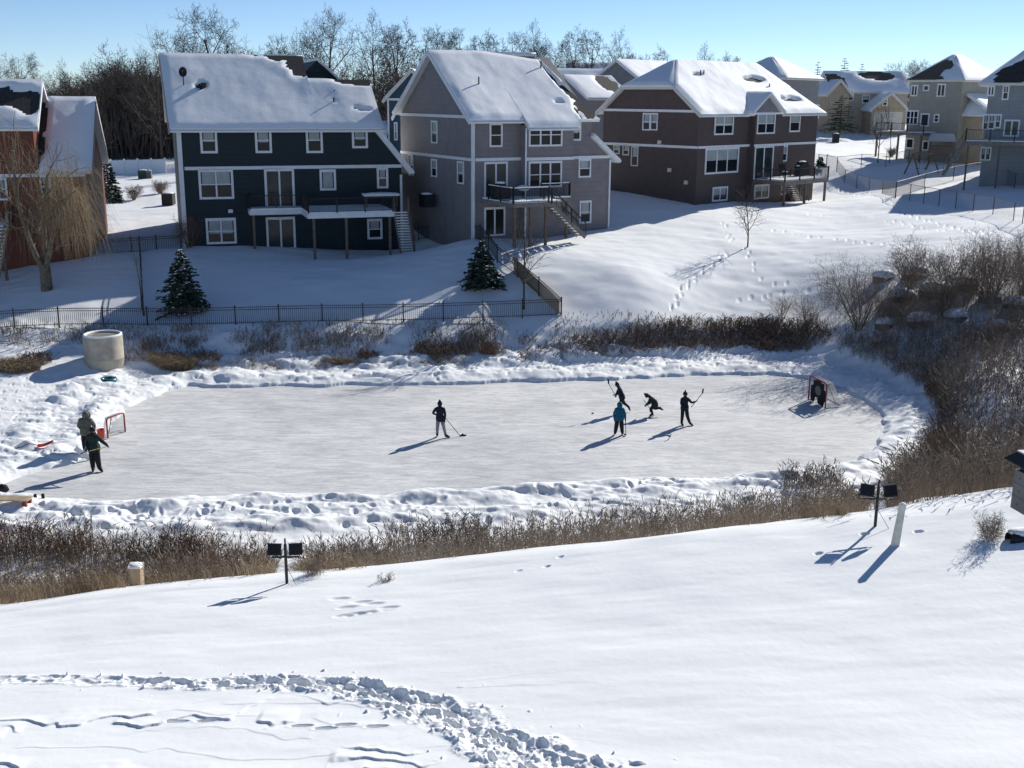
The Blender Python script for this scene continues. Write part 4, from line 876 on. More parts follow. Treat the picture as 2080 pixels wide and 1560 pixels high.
# white vinyl fence and street boxes behind, left
a,b=G(226,352),G(336,349); root=empty('white_vinyl_fence',a,0,'white vinyl privacy fence at the end of the gap left of the teal house','fence'); L=b-a; m=MB()
up=Vector((0,0,1)); nrm=Vector((-L.y,L.x,0)).normalized(); m.obox((0,0,0),L.normalized(),nrm,up,(0,L.length),(-.03,.03),(-.4,1.45)); m.obj('panel','vinyl',root)
for i in range(5):
    q=L*(i/4); m=MB(); m.box(q.x-.08,q.x+.08,q.y-.09,q.y+.09,q.z-.3,q.z+1.6); m.obj('post','vinyl',root)
a=G(226,345)
def boxthing(name,label,cat,px,dims,m,snow=.08,rz=0,group=None,lift=0):
    p=G(*px); p.z+=lift; r=empty(name,p,rz,label,cat,group); w_,d_,h_=dims; b=MB(); b.box(-w_/2,w_/2,-d_/2,d_/2,-.1,h_); b.box(-w_/2-.03,w_/2+.03,-d_/2-.03,d_/2+.03,h_+.002,h_+.05); b.obj('casing',m,r)
    for k in range(5): 
        pass
    b=MB()
    for k in range(6): z=h_*(.15+.12*k); b.box(-w_/2*.85,w_/2*.85,-d_/2-.012,-d_/2-.001,z,z+.03)
    b.obj('grille','dark',r)
    if snow: 
        b=MB(); b.ball((0,0,h_+.05),1,0,16,(w_/2*1.02,d_/2*1.02,snow*1.6)); b.obj('snow_cap','snow',r)
    return r
boxthing('utility_cabinet','dark green utility cabinet on the snow before the white vinyl fence','cabinet',(291,362),(.9,.7,.8),'box')
boxthing('utility_pedestal','small grey pedestal box right beside the green utility cabinet','pedestal',(304,362),(.5,.4,.75),'hut')
boxthing('air_conditioner','dark air conditioner unit at the left rear corner of the teal house','air conditioner',(343,414),(.95,.95,.85),'dark')
p=GREY.o; 
y_,z_=GREY.side(395,1170,0); P=GREY.Mi.inverted()@Vector((-.75,y_,z_+.1)); r=empty('air_conditioner',P,R(29),'dark air conditioner unit against the grey house side wall, snow on top','air conditioner')
b=MB(); b.box(-.4,.4,-.5,.5,-.6,.3); b.obj('casing','dark',r); b=MB(); b.ball((0,0,.3),1,0,14,(.41,.5,.12)); b.obj('snow_cap','snow',r)
boxthing('trash_bin','dark wheeled bin standing in the snow right of the brown house','bin',(1697,290),(.7,.8,1.05),'dark')
# play tower and frames
p=G(1907,332); r=empty('play_tower',p,R(-15),'brown wooden play tower with a snowy pitched roof beside the tan grey house','play tower')
for x in (-1,1):
    for y in (-.8,.8): b=MB(); b.bar((x,y,-.2),(x,y,2.5),.12); b.obj('leg','wood',r)
b=MB(); b.box(-1.1,1.1,-.9,.9,1.0,1.12); b.box(-1.08,1.08,-.93,-.88,1.12,1.8); b.box(-1.08,1.08,.88,.93,1.12,1.8); b.box(-1.08,-1.03,-.88,.88,1.12,1.8); b.obj('platform','wood',r)
b=MB(); b.prism([(-1.4,2.3),(1.4,2.3),(1.1,3.1),(-1.1,3.1)],(0,-1.2,0),(1,0,0),(0,0,1),(0,1,0),.06); b.add([(-1.4,-1.2,2.3),(1.4,-1.2,2.3),(1.1,0,3.15),(-1.1,0,3.15),(-1.4,1.2,2.3),(1.4,1.2,2.3)],[(0,1,2,3),(5,4,3,2),(0,3,4),(1,5,2)]); b.obj('roof','tarp',r)
p=G(1872,352); r=empty('swing_frame',p,R(35),'dark wooden swing frame leaning in the snow below the play tower','swing set')
for x in (-1.6,1.6):
    for s in (-1,1): b=MB(); b.bar((x+s*.2,s*1.0,-.1),(x,0,1.9),.11); b.obj('leg','wood',r)
b=MB(); b.bar((-1.8,0,1.9),(1.8,0,1.9),.12,.14); b.obj('top_beam','wood',r)
for x in (-.7,.5):
    b=MB(); b.bar((x-.2,0,1.85),(x-.2,0,.5),.02); b.bar((x+.2,0,1.85),(x+.2,0,.5),.02); b.box(x-.24,x+.24,-.1,.1,.46,.5); b.obj('swing','dark',r)
# grill and table on decks
def ondeck(h,q,z): x,y=h.at(q[0],q[1],z); return h.Mi.inverted()@Vector((x,y,z))
zd3=BROWN.front(1430,1010,-.5)[1]
P=BROWN.Mi.inverted()@Vector((h0:=(BROWN.at(1740,1000,zd3)[0]),-1.6,zd3+.1)); r=empty('grill',P,R(44),'black covered barbecue grill with snow on its lid on the brown house deck','grill')
b=MB(); b.box(-.75,.75,-.3,.3,0,.85); b.prism([(-.7,.85),(.7,.85),(.35,1.2),(-.35,1.2)],(0,-.3,0),(1,0,0),(0,0,1),(0,1,0),.6); b.obj('body','dark',r); b=MB(); b.ball((0,0,1.18),1,0,12,(.42,.3,.1)); b.ball((.6,0,.87),1,0,10,(.2,.25,.07)); b.ball((-.6,0,.87),1,0,10,(.2,.25,.07)); b.obj('snow_cap','snow',r)
P=BROWN.Mi.inverted()@Vector((BROWN.at(1610,1010,zd3)[0],-1.5,zd3+.1)); r=empty('deck_chair',P,R(20),'dark low deck chair with snow on it left of the grill on brown house deck','chair')
b=MB(); b.box(-.3,.3,-.3,.3,.35,.42); b.obj('seat','dark',r); b=MB(); b.obox((0,.3,.4),(1,0,0),(0,.3,.95),(0,.95,-.3),(-.3,.3),(0,.65),(-.03,.03)); b.obj('backrest','dark',r)
for x in(-.27,.27):
    for y in (-.27,.27): b=MB(); b.bar((x,y,0),(x,y,.35),.05); b.obj('leg','dark',r)
b=MB(); b.ball((0,0,.42),1,0,10,(.28,.28,.09)); b.obj('snow_cap','snow',r)
zd1=TEAL.front(880,1176)[1]
P=TEAL.Mi.inverted()@Vector((TEAL.at(1590,1170,zd1)[0],-1.9,zd1+.1)); r=empty('patio_table',P,R(18),'outdoor table under a slab of snow at the right end of the teal house deck','table')
b=MB(); b.box(-1.2,1.2,-.5,.5,.7,.76); b.obj('tabletop','wood',r)
for x in(-1.05,1.05):
    for y in (-.4,.4): b=MB(); b.bar((x,y,0),(x,y,.7),.07); b.obj('leg','wood',r)
b=MB(); b.box(-1.22,1.22,-.52,.52,.764,.9); b.ball((0,0,.88),1,0,18,(1.2,.5,.1)); b.obj('snow_cap','snow',r)
zd2=GREY.front(840,1160)[1]
P=GREY.Mi.inverted()@Vector((GREY.at(965,1190,zd2)[0],-1.5,zd2+.1)); r=empty('grill',P,R(29),'dark barbecue grill with a snowy lid on the grey house deck','grill')
b=MB(); b.box(-.6,.6,-.28,.28,0,.8); b.ball((0,0,.82),1,0,14,(.45,.28,.3)); b.obj('body','dark',r); b=MB(); b.ball((0,0,1.02),1,0,12,(.35,.24,.12)); b.obj('snow_cap','snow',r)
P=GREY.Mi.inverted()@Vector((GREY.at(1085,1175,zd2)[0],-1.6,zd2+.1)); r=empty('patio_table',P,0,'small round table with a dome of snow on the grey house deck','table')
b=MB(); b.lathe([(0,.6),(.5,.6),(.5,.64),(0,.64)],n=16); b.obj('tabletop','dark',r); b=MB(); b.tube([(0,0,0),(0,0,.6)],.05,8); b.obj('leg','dark',r); b=MB(); b.ball((0,0,.65),1,0,14,(.48,.48,.2)); b.obj('snow_cap','snow',r)

# ------------------------------------------------------------ things round the rink
# concrete manhole riser with grate
p=G(213,737); r=empty('manhole_riser',p,0,'big round concrete manhole riser with steel grate top on the left bank','manhole')
rr,hh=.99,1.52
b=MB(); b.lathe([(rr,-.6),(rr,.28),(rr+.012,.3),(rr,.32),(rr,hh-.06),(rr-.03,hh),(rr-.17,hh),(rr-.2,hh-.03),(rr-.2,-.6)],n=48); b.obj('ring','concrete',r)
b=MB(); b.lathe([(rr-.22,0),(rr-.22,.02),(0,.02),(0,0)],c=(0,0,.6),n=32); b.obj('shaft_bottom','dark',r)
b=MB()
for i in range(-7,8):
    x=i*.105; L_=math.sqrt((rr-.2)**2-x*x)-.01; b.tube([(x,-L_,hh-.09),(x,-L_*.5,hh-.03),(x,L_*.5,hh-.03),(x,L_,hh-.09)],.014,6)
b.tube([(-.75,0,hh-.06),(.75,0,hh-.06)],.014,6); b.obj('grate','steelw',r)
b=MB(); b.lathe([(rr-.02,hh-.02),(rr-.01,hh+.035),(rr-.08,hh+.07),(rr-.15,hh+.04),(rr-.17,hh-.01)],n=48); b.obj('snow_rim','snow',r)
# snow tube
p=G(219,778); r=empty('snow_tube',p+Vector((0,0,.02)),0,'teal inflatable snow tube lying on the trodden snow below the manhole','snow tube')
b=MB(); pr=[(.34+.13*math.cos(t),.13+.125*math.sin(t)) for t in np.linspace(0,2*PI,13)[:-1]]; b.lathe(pr,n=32,closed=True); b.obj('ring','tealp',r)
b=MB(); b.lathe([(.25,.1),(0,.09)],n=20); b.obj('bottom','dark',r)
for a_ in (0.4,3.5): 
    b=MB(); c=Vector((math.cos(a_)*.4,math.sin(a_)*.4,.25)); t=Vector((-math.sin(a_),math.cos(a_),0)); b.tube([c-t*.1,c-t*.05+Vector((0,0,.04)),c+t*.05+Vector((0,0,.04)),c+t*.1],.015,6); b.obj('handle','dark',r)
# red shovel
def lay(px,dz=.0): q=G(*px); q.z+=dz; return q
p=lay((76,917),.1); r=empty('snow_shovel',p,R(12),'red snow shovel lying on the bank with its bent dark handle pointing left','shovel')
b=MB(); V=[];nx,ny=6,5
for j in range(ny):
    for i in range(nx):
        x=i/(nx-1)*.62;y=(j/(ny-1)-.5)*.42; V.append((x,y,.1+.16*(i/(nx-1))+.06*abs(y/.21)**2-.05*math.sin(PI*i/(nx-1))))
Fq=[(j*nx+i,j*nx+i+1,(j+1)*nx+i+1,(j+1)*nx+i) for j in range(ny-1) for i in range(nx-1)]
b.add(V,Fq,0,True); b.add([(x,y,z-.012) for x,y,z in V],[f[::-1] for f in Fq],0,True); b.obj('blade','redplastic',r)
b=MB(); b.tube([(.12,0,.13),(-.1,0,.22),(-.35,.02,.25),(-.6,.03,.12),(-.78,.03,.1)],.017,8); b.tube([(-.78,-.08,.1),(-.78,.14,.1)],.018,8); b.obj('handle','dark',r)
p=lay((90,926),.03); r=empty('dark_scoop',p,R(25),'small black scoop half buried right under the red shovel','scoop')
b=MB(); b.add([(0,-.18,.02),(.42,-.2,.2),(.42,.2,.2),(0,.18,.02),(0,-.18,-.02),(.42,-.2,.16),(.42,.2,.16),(0,.18,-.02)],[(0,1,2,3),(7,6,5,4),(0,4,5,1),(1,5,6,2),(2,6,7,3),(3,7,4,0)]); b.obj('blade','dark',r); b=MB(); b.tube([(.02,0,0),(-.35,0,.06)],.016,6); b.obj('handle','dark',r)
# snow pusher: long pale blade standing at an angle
p=UZ(184,934,.0); q=UZ(152,912,.55); r=empty('snow_pusher',p,0,'snow pusher with long pale blade slanting down at the hooded man\'s feet','snow pusher')
d=q-p; b=MB(); u_=d.normalized(); n_=Vector((.3,-.9,.3)).normalized(); n_=(n_-u_*n_.dot(u_)).normalized(); w_=u_.cross(n_)
b.obox((0,0,.02),u_,w_,n_,(0,d.length),(-.09,.09),(-.012,.012)); b.obox((0,0,.02),u_,w_,n_,(.01,d.length-.01),(.09,.12),(.0,.05)); b.obj('blade','vinyl',r)
b=MB(); b.tube([u_*(d.length*.5),u_*(d.length*.5)+Vector((.15,.35,.55))],.016,6); b.obj('handle','steel',r)
# bench
p=G(22,1036); p.z=max(p.z,.05); r=empty('wooden_bench',p,R(-3),'low wooden bench with red stained legs cut by the left edge','bench')
a=G(57,1037)-p
for i in range(3): b=MB(); b.box(-1.9,a.x+.12,-.24+i*.165,-.24+i*.165+.15,.42,.465); b.obj('seat_board','palewood',r)
for x in (a.x-.02,-.75,-1.7):
    for y in(-.16,.18): b=MB(); b.box(x-.08,x+.08,y-.05,y+.05,-.2,.418); b.obj('leg','redwood',r)
    
b=MB(); b.box(-1.7,a.x,-.03,.03,.12,.2); b.obj('stretcher','redwood',r)
def lumpbag(name,label,cat,px,sz,m,seed):
    random.seed(seed); p=G(*px); r=empty(name,p,0,label,cat); b=MB(); b.ball((0,0,sz[2]*.8),1,0,12,sz,.1); b.obj('bag',m,r); b=MB(); b.tube([(-sz[0]*.5,0,sz[2]*1.3),(0,-.02,sz[2]*2),(sz[0]*.5,0,sz[2]*1.3)],.02,6); b.obj('strap','dark',r)
lumpbag('sports_bag','black sports bag on the snow behind the bench at left edge','bag',(6,1000),(.24,.2,.17),'cblack',3)
def boot(mb,x,y,rz,m=0):
    c,s=math.cos(rz),math.sin(rz); T=lambda a,b_,z:Vector((x+a*c-b_*s,y+a*s+b_*c,z))
    mb.tube([T(0,0,.3),T(0,0,.16),T(.03,0,.07),T(.14,0,.045),T(.2,0,.035)],[.06,.058,.06,.052,.03],10,m)
p=G(80,1020); r=empty('pair_of_boots',p,0,'pair of black boots left on the snow right of the bench','boots')
for i,(x,y,a_) in enumerate([(-.13,0,-.3),(.13,.05,.5)]): b=MB(); boot(b,x,y,a_); b.obj('boot','cblack',r)
# goals
def goal(name,label,A,B_,hh,depth,tutor):
    """A,B_: post feet; opening faces away from back direction"""
    A,B_=Vector(A),Vector(B_); r=empty(name,A,0,label,'hockey goal','hockey goals on the rink'); d=B_-A; L=d.length; ux=d.normalized(); bk=Vector((-ux.y,ux.x,0)); 
    if bk.x*depth<0: bk=-bk
    D=abs(depth); up=Vector((0,0,1)); b=MB(); rad=.035; c=.12
    fr=[Vector((0,0,0)),up*(hh-c),up*(hh-.03)+ux*.04,up*hh+ux*c,up*hh+ux*(L-c),up*(hh-.03)+ux*(L-.04),up*(hh-c)+ux*L,ux*L]
    b.tube(fr,rad,8); b.obj('front_frame','redp',r)
    b=MB(); tb=.42*D
    b.tube([Vector((0,0,.03)),bk*D*.7+up*.03,bk*D+ux*.25+up*.03,bk*D+ux*(L-.25)+up*.03,bk*D*.7+ux*L+up*.03,ux*L+up*.03],.024,6); b.obj('base_frame','vinyl',r)
    b=MB(); b.tube([up*(hh-.03)+ux*.04,up*(hh-.02)+bk*tb*.8+ux*.1,up*(hh-.02)+bk*tb+ux*.3,up*(hh-.02)+bk*tb+ux*(L-.3),up*(hh-.02)+bk*tb*.8+ux*(L-.1),up*(hh-.03)+ux*(L-.04)],.018,6)
    b.tube([up*hh+ux*L*.5+bk*tb,bk*D+ux*L*.5+up*.03],.018,6); b.obj('top_shelf','redp',r)
    # net strings
    P0=[];P1=[]
    def sheet(a,b1,c1,d1,n,m):
        for i in range(n+1): t=i/n; P0.append(a+(b1-a)*t);P1.append(d1+(c1-d1)*t)
        for j in range(m+1): t=j/m; P0.append(a+(d1-a)*t);P1.append(b1+(c1-b1)*t)
    tl,tr_=up*hh+bk*tb+ux*.15,up*hh+bk*tb+ux*(L-.15); bl,br=bk*D+ux*.1,bk*D+ux*(L-.1)
    sheet(tl,tr_,br,bl,26,20); sheet(up*hh,up*hh+ux*L,tr_,tl,26,6); sheet(up*hh,tl,bl,Vector((0,0,0)),9,20); sheet(up*hh+ux*L,tr_,br,ux*L,9,20)
    A_=np.array(P0);C_=np.array(P1); V,F=tubes(A_,(A_+C_)/2,C_,.0045,.0045,1,3); o=amesh('net',V,F,'netm',r)
    if tutor:
        # target sheet with cut corners and openings hung in the mouth
        o2=[(.16,.02),(.5,.02),(.62,.3),(.78,.3),(.95,.02),(L-.3,.0),(L-.16,.3),(L-.1,.42),(L-.1,.8),(L-.32,.86),(L-.32,hh-.1),(L-.6,hh-.12),(L*.5+.22,hh-.02),(L*.5-.22,hh-.02),(.6,hh-.12),(.36,hh-.08),(.34,.86),(.1,.8),(.1,.36)]
        o2=[(x/1.83*L if x<=.95 else x,y) for x,y in o2]
        b=MB(); b.prism(o2,bk*.05,ux,up,-bk,.012); b.obj('target_sheet','cblack',r)
        b=MB(); b.prism([(L*.5+.3*math.cos(t),.68+.24*math.sin(t)) for t in np.linspace(0,2*PI,13)[:-1]],bk*.03,ux,up,-bk,.006); b.prism([(L*.5-.08,.22),(L*.5+.08,.22),(L*.5+.08,.36),(L*.5-.08,.36)],bk*.03,ux,up,-bk,.006); b.obj('target_print','hut',r)
    return r
goal('hockey_goal','red framed hockey goal with black target sheet at the right end of the rink',UZ(1642,812,0),UZ(1676,830,0),1.24,1.0,True)
ga=G(219,886)
goal('hockey_goal','small red framed goal without target sheet behind the two adults at left',(ga.x,ga.y,.02),(ga.x+.42,ga.y+1.0,.02),.9,-.45,False)
# puck
def disc(name,label,px,r_,h_,z=0.0): p=UZ(*px,z); b=MB(); b.lathe([(0,0),(r_,0),(r_,h_),(0,h_)],n=16); tag(b.obj(name,'dark',None,p),label,'puck')
disc('puck','black puck lying on the ice left of the group of players',(1204,840),.055,.04)
p=UZ(940,885,0); b=MB(); b.ball((0,0,.05),.055,0,12); tag(b.obj('street_ball','dark',None,p),'black ball on the ice at the lone player\'s stick blade','ball')
# ------------------------------------------------------------ floodlight stands, posts
def floodstand(label,base,ztop,arm,rz,tilt):
    p=G(*base); p.z-=.02; r=empty('floodlight_stand',p,rz,label,'floodlight','black twin floodlight stands'); H_=ztop
    b=MB(); b.tube([(0,0,-.3),(0,0,H_)],.035,8); b.tube([(0,0,H_),(0,0,H_+.14)],.02,6); b.obj('pole','black',r)
    b=MB(); b.bar((-arm,-.03,H_*.72),(arm,-.03,H_*.72),.035,.035); b.obj('crossbar','black',r)
    for s in (-1,1):
        l=MB(); a=R(tilt*s); c,s_=math.cos(a),math.sin(a); o=Vector((s*arm*.78,-.05,H_*.9)); X_=Vector((c,s_,0)); Y_=Vector((-s_*.9,c*.9,-.3)).normalized(); Z_=X_.cross(Y_)
        l.obox(o,X_,Y_,Z_,(-.15,.15),(-.03,.03),(-.125,.125)); 
        for k in range(-4,5): l.obox(o,X_,Y_,Z_,(k*.03-.005,k*.03+.005),(-.05,-.03),(-.1,.1))
        l.obox(o,X_,Y_,Z_,(-.16,.16),(-.035,.035),(.125,.14))
        hd=l.obj('lamp_head','dark',r)
        l=MB(); l.obox(o,X_,Y_,Z_,(-.13,.13),(.031,.036),(-.105,.105)); l.obj('lens','lens',hd)
        l=MB(); l.tube([o+X_*.17,o+X_*.17-Z_*.19,Vector((s*arm*.78,-.03,H_*.72)),o-X_*.17-Z_*.19,o-X_*.17],.01,5); l.obj('bracket','black',hd)
    # guy wire
    b=MB(); b.tube([(.0,0,H_*.5),(.3,-.25,.02)],.006,4); b.obj('cable','black',r)
floodstand('black pole with two square floodlights at the left end of the near crest',(583,1190),1.02,.3,R(3),6)
floodstand('black pole with two floodlights turned apart, next to the white post at right',(1777,1074),1.03,.32,R(-4),22)
p=G(1817,1113); r=empty('white_post',p,0,'leaning white square post standing in the near snow at right','post'); b=MB()
b.add([(x,y,z) for z,s_,o_ in ((-.3,.07,0),(0,.07,0),(.82,.055,.07),(.98,.06,.085)) for x,y in ((-s_+o_,-s_),(s_+o_,-s_),(s_+o_,s_),(-s_+o_,s_))],[(i*4+k,i*4+(k+1)%4,i*4+4+(k+1)%4,i*4+4+k) for i in range(3) for k in range(4)]+[(12,13,14,15)]); b.obj('shaft','postw',r)
b=MB(); b.ball((.085,0,.98),1,0,10,(.062,.062,.04)); b.obj('snow_cap','snow',r)
p=G(134,1232); pt=UY(134,1150,p.y+.0); r=empty('wooden_post',(pt.x,27.5,gz1(pt.x,27.5)),0,'stubby pale wooden post with a snow cap among the reeds at lower left','post')
q=UY(136,1150,27.5); H_=q.z-r.location.z; dx=q.x-r.location.x
b=MB(); b.box(-.15,.15,-.15,.15,-.3,H_-.06); b.obj('shaft','palewood',r); b=MB(); b.box(-.175,.175,-.175,.175,H_-.058,H_); b.obj('cap_board','palewood',r); b=MB(); b.box(-.17,.17,-.17,.17,H_+.002,H_+.06); b.ball((0,0,H_+.05),1,0,12,(.17,.17,.05)); b.obj('snow_cap','snow',r)
# black drain pipe end
p=G(2046,1104); r=empty('drain_pipe',p+Vector((0,0,.1)),R(-8),'black corrugated drain pipe end poking from the snow near the right edge','pipe')
b=MB(); pr=[]
for i in range(13): pr.append((i*.06,.15 if i%2 else .135))
pts=[(x,.2*x,-.0) for x,_ in pr]; b.tube(pts,[q[1] for q in pr],20,0,False); b.tube(pts,[q[1]-.02 for q in pr],20,0,False); b.obj('pipe','dark',r)
b=MB(); b.ball((.5,.1,.13),1,0,16,(.5,.2,.09)); b.obj('snow_cap','snow',r)
# grey boarded box on a tall post, close by at the right edge
pc=UY(2052,1030,9.5); r=empty('bird_box',(pc.x,pc.y,pc.z),R(10),'grey boarded bird box with dark overhanging lid, cut by the right edge','bird box')
H_=.50; b=MB(); b.box(0,.55,-.42,0,0,.36)
for k in (1,2): b.box(-.003,0,-.42,0,.12*k-.003,.12*k+.003); b.box(0,.55,-.423,-.42,.12*k-.003,.12*k+.003)
b.obj('wall','hut',r)
b=MB()
for k in range(3):
    for y in (-.09,-.33): b.ball((-.002,y,.06+.12*k),.006,0,6)
b.obj('screw_heads','black',r)
b=MB(); b.box(.03,.52,-.39,-.03,.362,.45); b.obj('upper_band','black',r)
b=MB(); b.add([(-.07,-.5,.44),(.62,-.5,.44),(.62,.08,.44),(-.07,.08,.44),(.0,-.43,.52),(.55,-.43,.52),(.55,.0,.52),(.0,.0,.52)],[(3,2,1,0),(0,1,5,4),(1,2,6,5),(2,3,7,6),(3,0,4,7),(4,5,6,7)]); b.obj('lid','dark',r)
b=MB(); b.box(.0,.55,-.43,.0,.522,.535); b.obj('lid_cover','tarp',r)
zb=gz1(pc.x+.3,pc.y-.2)-pc.z; b=MB(); b.box(1.35,1.45,-.26,-.16,zb-.4,.3); b.obj('post','wood',r); b=MB(); b.box(.552,1.348,-.24,-.18,.1,.18); b.obj('arm','wood',r)

# ------------------------------------------------------------ trees
def gen_tree(seed,H_=14,trunk_frac=.25,spread=.45,nl=(9,7,6,4),r0=.22,droop=0,up=.5,levels=4,lead=True,minr=.012,multi=1,crown=.62):
    rg=np.random.default_rng(seed); out=[]   # (P0,P1,P2,ra,rb,level)
    def grow(P,D,Ln,ra,lev,maxl):
        rb=ra*(.5 if lev else .3); bend=rg.normal(0,.12,3)*Ln; bend[2]+=up*.12*Ln*(lev>0)
        P2=P+D*Ln+bend*.7; P1=P+D*Ln*.5-bend*.25
        out.append((P,P1,P2,ra,max(rb,minr*.6),lev))
        if lev>=maxl: return
        n=nl[lev]; lo=trunk_frac if lev==0 else .22
        for i in range(n):
            t=lo+(1-lo)*((i+rg.uniform(.1,.9))/n); q=P*(1-t)**2+2*P1*t*(1-t)+P2*t*t; tan=(P1-P)*(1-t)+(P2-P1)*t; tan/=np.linalg.norm(tan)+1e-9
            az=i*2.4+rg.uniform(-.5,.5)+lev; a=np.cross(tan,[0,0,1] if abs(tan[2])<.9 else [1,0,0]); a/=np.linalg.norm(a)+1e-9; b=np.cross(tan,a)
            side=a*math.cos(az)+b*math.sin(az); an=(spread*(1.25-.55*t) if lev==0 else rg.uniform(.4,.75)); an=an*PI/2*1.1
            d=tan*math.cos(an)+side*math.sin(an); d[2]+=up*.25*(lev>0)-droop*lev; d/=np.linalg.norm(d)
            L=Ln*((crown*(1.0-.55*t)) if lev==0 else (.66-.28*t))*rg.uniform(.75,1.2); r=(ra*(1-t)+rb*t)*(.55 if lev==0 else .6)
            grow(q,d,L,max(r,minr),lev+1,maxl)
    for m_ in range(multi):
        a=m_*2*PI/max(1,multi)+seed; k=.0 if multi==1 else rg.uniform(.15,.4)
        D=np.array([math.cos(a)*k,math.sin(a)*k,1.0]);D/=np.linalg.norm(D)
        grow(np.array([0,0,-.3])+D*0,D,H_*(1 if multi==1 else rg.uniform(.7,1)),r0/(multi**.5),0,levels)
    return out
def tree_arrays(out,lmin,lmax,s1=4,s2=3):
    L=[]
    for lev in range(lmin,lmax+1):
        o=[x for x in out if x[5]==lev]
        if not o: continue
        L.append(tubes(np.array([x[0] for x in o]),np.array([x[1] for x in o]),np.array([x[2] for x in o]),np.array([x[3] for x in o]),np.array([x[4] for x in o]),6 if lev==0 else (3 if lev<3 else 2),8 if lev==0 else (5 if lev==1 else 3)))
    return joinVF(L)
def tree(name,loc,label,cat,group,out,bark='bark',twig='twig',sc=1,rz=0,split=1):
    r=empty(name,loc,rz,label,cat,group); r.scale=(sc,)*3
    V,F,_=tree_arrays(out,0,split); amesh('trunk',V,F,bark,r,smoothf=True)
    if max(x[5] for x in out)>split: V,F,_=tree_arrays(out,split+1,9); amesh('crown',V,F,twig,r)
    return r
PR=[gen_tree(101,14,.24,.5,(10,8,7,4),.34,minr=.02,crown=.66),gen_tree(102,14,.3,.56,(10,8,7,4),.36,minr=.02,crown=.62),gen_tree(103,14,.2,.42,(9,8,6,4),.28,multi=2,minr=.02,crown=.55),gen_tree(104,14,.12,.55,(9,8,6,4),.28,multi=3,minr=.02,crown=.6),gen_tree(105,14,.35,.42,(10,8,6,4),.28,minr=.02,crown=.5)]
PD=[]
for o_ in PR:
    e_=np.array([x[2] for x in o_]); PD.append((np.percentile(e_[:,2],99.7),np.percentile(np.abs(e_[:,:2]),98)*2))
protos=[]
BG=[(445,14,168,168,0,'broad bare tree standing tall above the left half of the teal house roof'),(392,62,172,90,3,'low spreading bare tree left of the broad tree above the teal house roof'),
 (668,12,150,128,0,'tall bare tree rising just behind the right end of the teal house roof'),(612,58,152,80,3,'leaning bare tree at the right shoulder of the teal house ridge'),
 (762,20,140,108,1,'tall dark trunked bare tree in the gap between teal and grey house'),(806,42,146,66,2,'slim bare tree right of the tall one in the gap before the grey roof'),
 (858,55,170,60,4,'reddish bare tree directly above the left slope of the grey house gable'),(900,58,172,58,2,'bare tree over the grey house peak, left one of two'),(945,56,174,62,4,'bare tree over the grey house peak, right one of two'),
 (990,62,176,52,2,'thin bare tree above the middle of the grey house ridge'),(1030,64,178,50,4,'thin bare tree left of the round-crowned tree above the grey ridge'),(1076,40,165,72,1,'round-crowned bare tree above the right part of the grey house ridge'),
 (1114,76,170,46,3,'small bare tree right of the round-crowned one'),(1186,54,160,70,2,'bare tree left of a pair standing open against the sky past the grey house'),(1243,58,160,66,1,'bare tree right of a pair standing open against the sky past the grey house'),
 (1298,108,180,60,3,'low bushy bare tree behind the grey gabled house'),(1348,104,200,30,4,'little bare tree above the brown house left hip'),(1422,88,175,60,1,'bare rounded tree peeking over the brown house ridge'),(1476,108,200,30,2,'sparse small bare tree above the brown house ridge'),
 (520,92,165,70,3,'low bare tree above the centre of the teal house ridge'),(572,92,170,60,2,'low bare tree above the teal house ridge, next to the leaning one'),
 (30,108,190,80,3,'pale bare tree above the red house at the left edge'),(112,142,185,60,3,'pale bare treetop right of the red house upper roof'),(232,130,170,66,0,'bare tree rising over the dark woods left of the teal house'),(310,98,150,110,1,'large dark bare tree against the left edge of the teal roof'),
 (1838,120,165,90,3,'wide bare crown behind the beige house near the tan grey house'),(1880,128,170,60,3,'bare crown touching the left end of the tan grey roof')]
for i,(u,vt,Y,wpx,k,lab) in enumerate(BG):
    x=UY(u,200,Y).x; zg=gz1(x,min(Y,420)); top=UY(u,vt,Y).z; Hh=top-zg
    zs=Hh/PD[k][0]; ws=max(zs*.8,min(zs*1.9,1.25*wpx*Y*.985/2287/PD[k][1]))
    key=k
    if key not in [p_[0] for p_ in protos]:
        r=tree('bare_tree',(x,Y,zg),lab,'tree','bare trees on the skyline behind the houses',PR[k]); protos.append((key,r))
    else:
        src=[p_[1] for p_ in protos if p_[0]==key][0]; r=copytree(src,None,(x,Y,zg),label=lab)
    r.rotation_euler=(0,0,i*1.7); r.scale=(ws,ws,zs)
# woods: one dense mass far behind
W=[]
wp=[tree_arrays(gen_tree(200+i,12,.12,.45,(9,7,5,0),.22,levels=3,multi=1+i%2,minr=.035),0,3)[:2] for i in range(5)]
rw=np.random.default_rng(5)
def woods_at(x,y,s,zs):
    V,F=wp[rw.integers(5)]; a=rw.uniform(0,6.28); c,sn=math.cos(a),math.sin(a); v=V.copy(); v[:,0],v[:,1]=V[:,0]*c-V[:,1]*sn,V[:,0]*sn+V[:,1]*c
    v*=np.array([s,s,zs]); v+=np.array([x,y,gz1(x,min(y,420))-.3]); W.append((v,F))
for i in range(250):
    Y=rw.uniform(158,235); u=rw.uniform(100,1345) if i%3 else rw.uniform(170,360)
    x=UY(u,200,Y).x; ht=rw.uniform(150,175) if u<700 else rw.uniform(138,170)
    if u<360: ht=rw.uniform(140,182)
    if u<190: ht=rw.uniform(160,185)
    top=UY(u,ht,Y).z; zs=(top-gz1(x,min(Y,420)))/12.5; woods_at(x,Y,max(.5,zs*rw.uniform(.8,1.1)),zs)
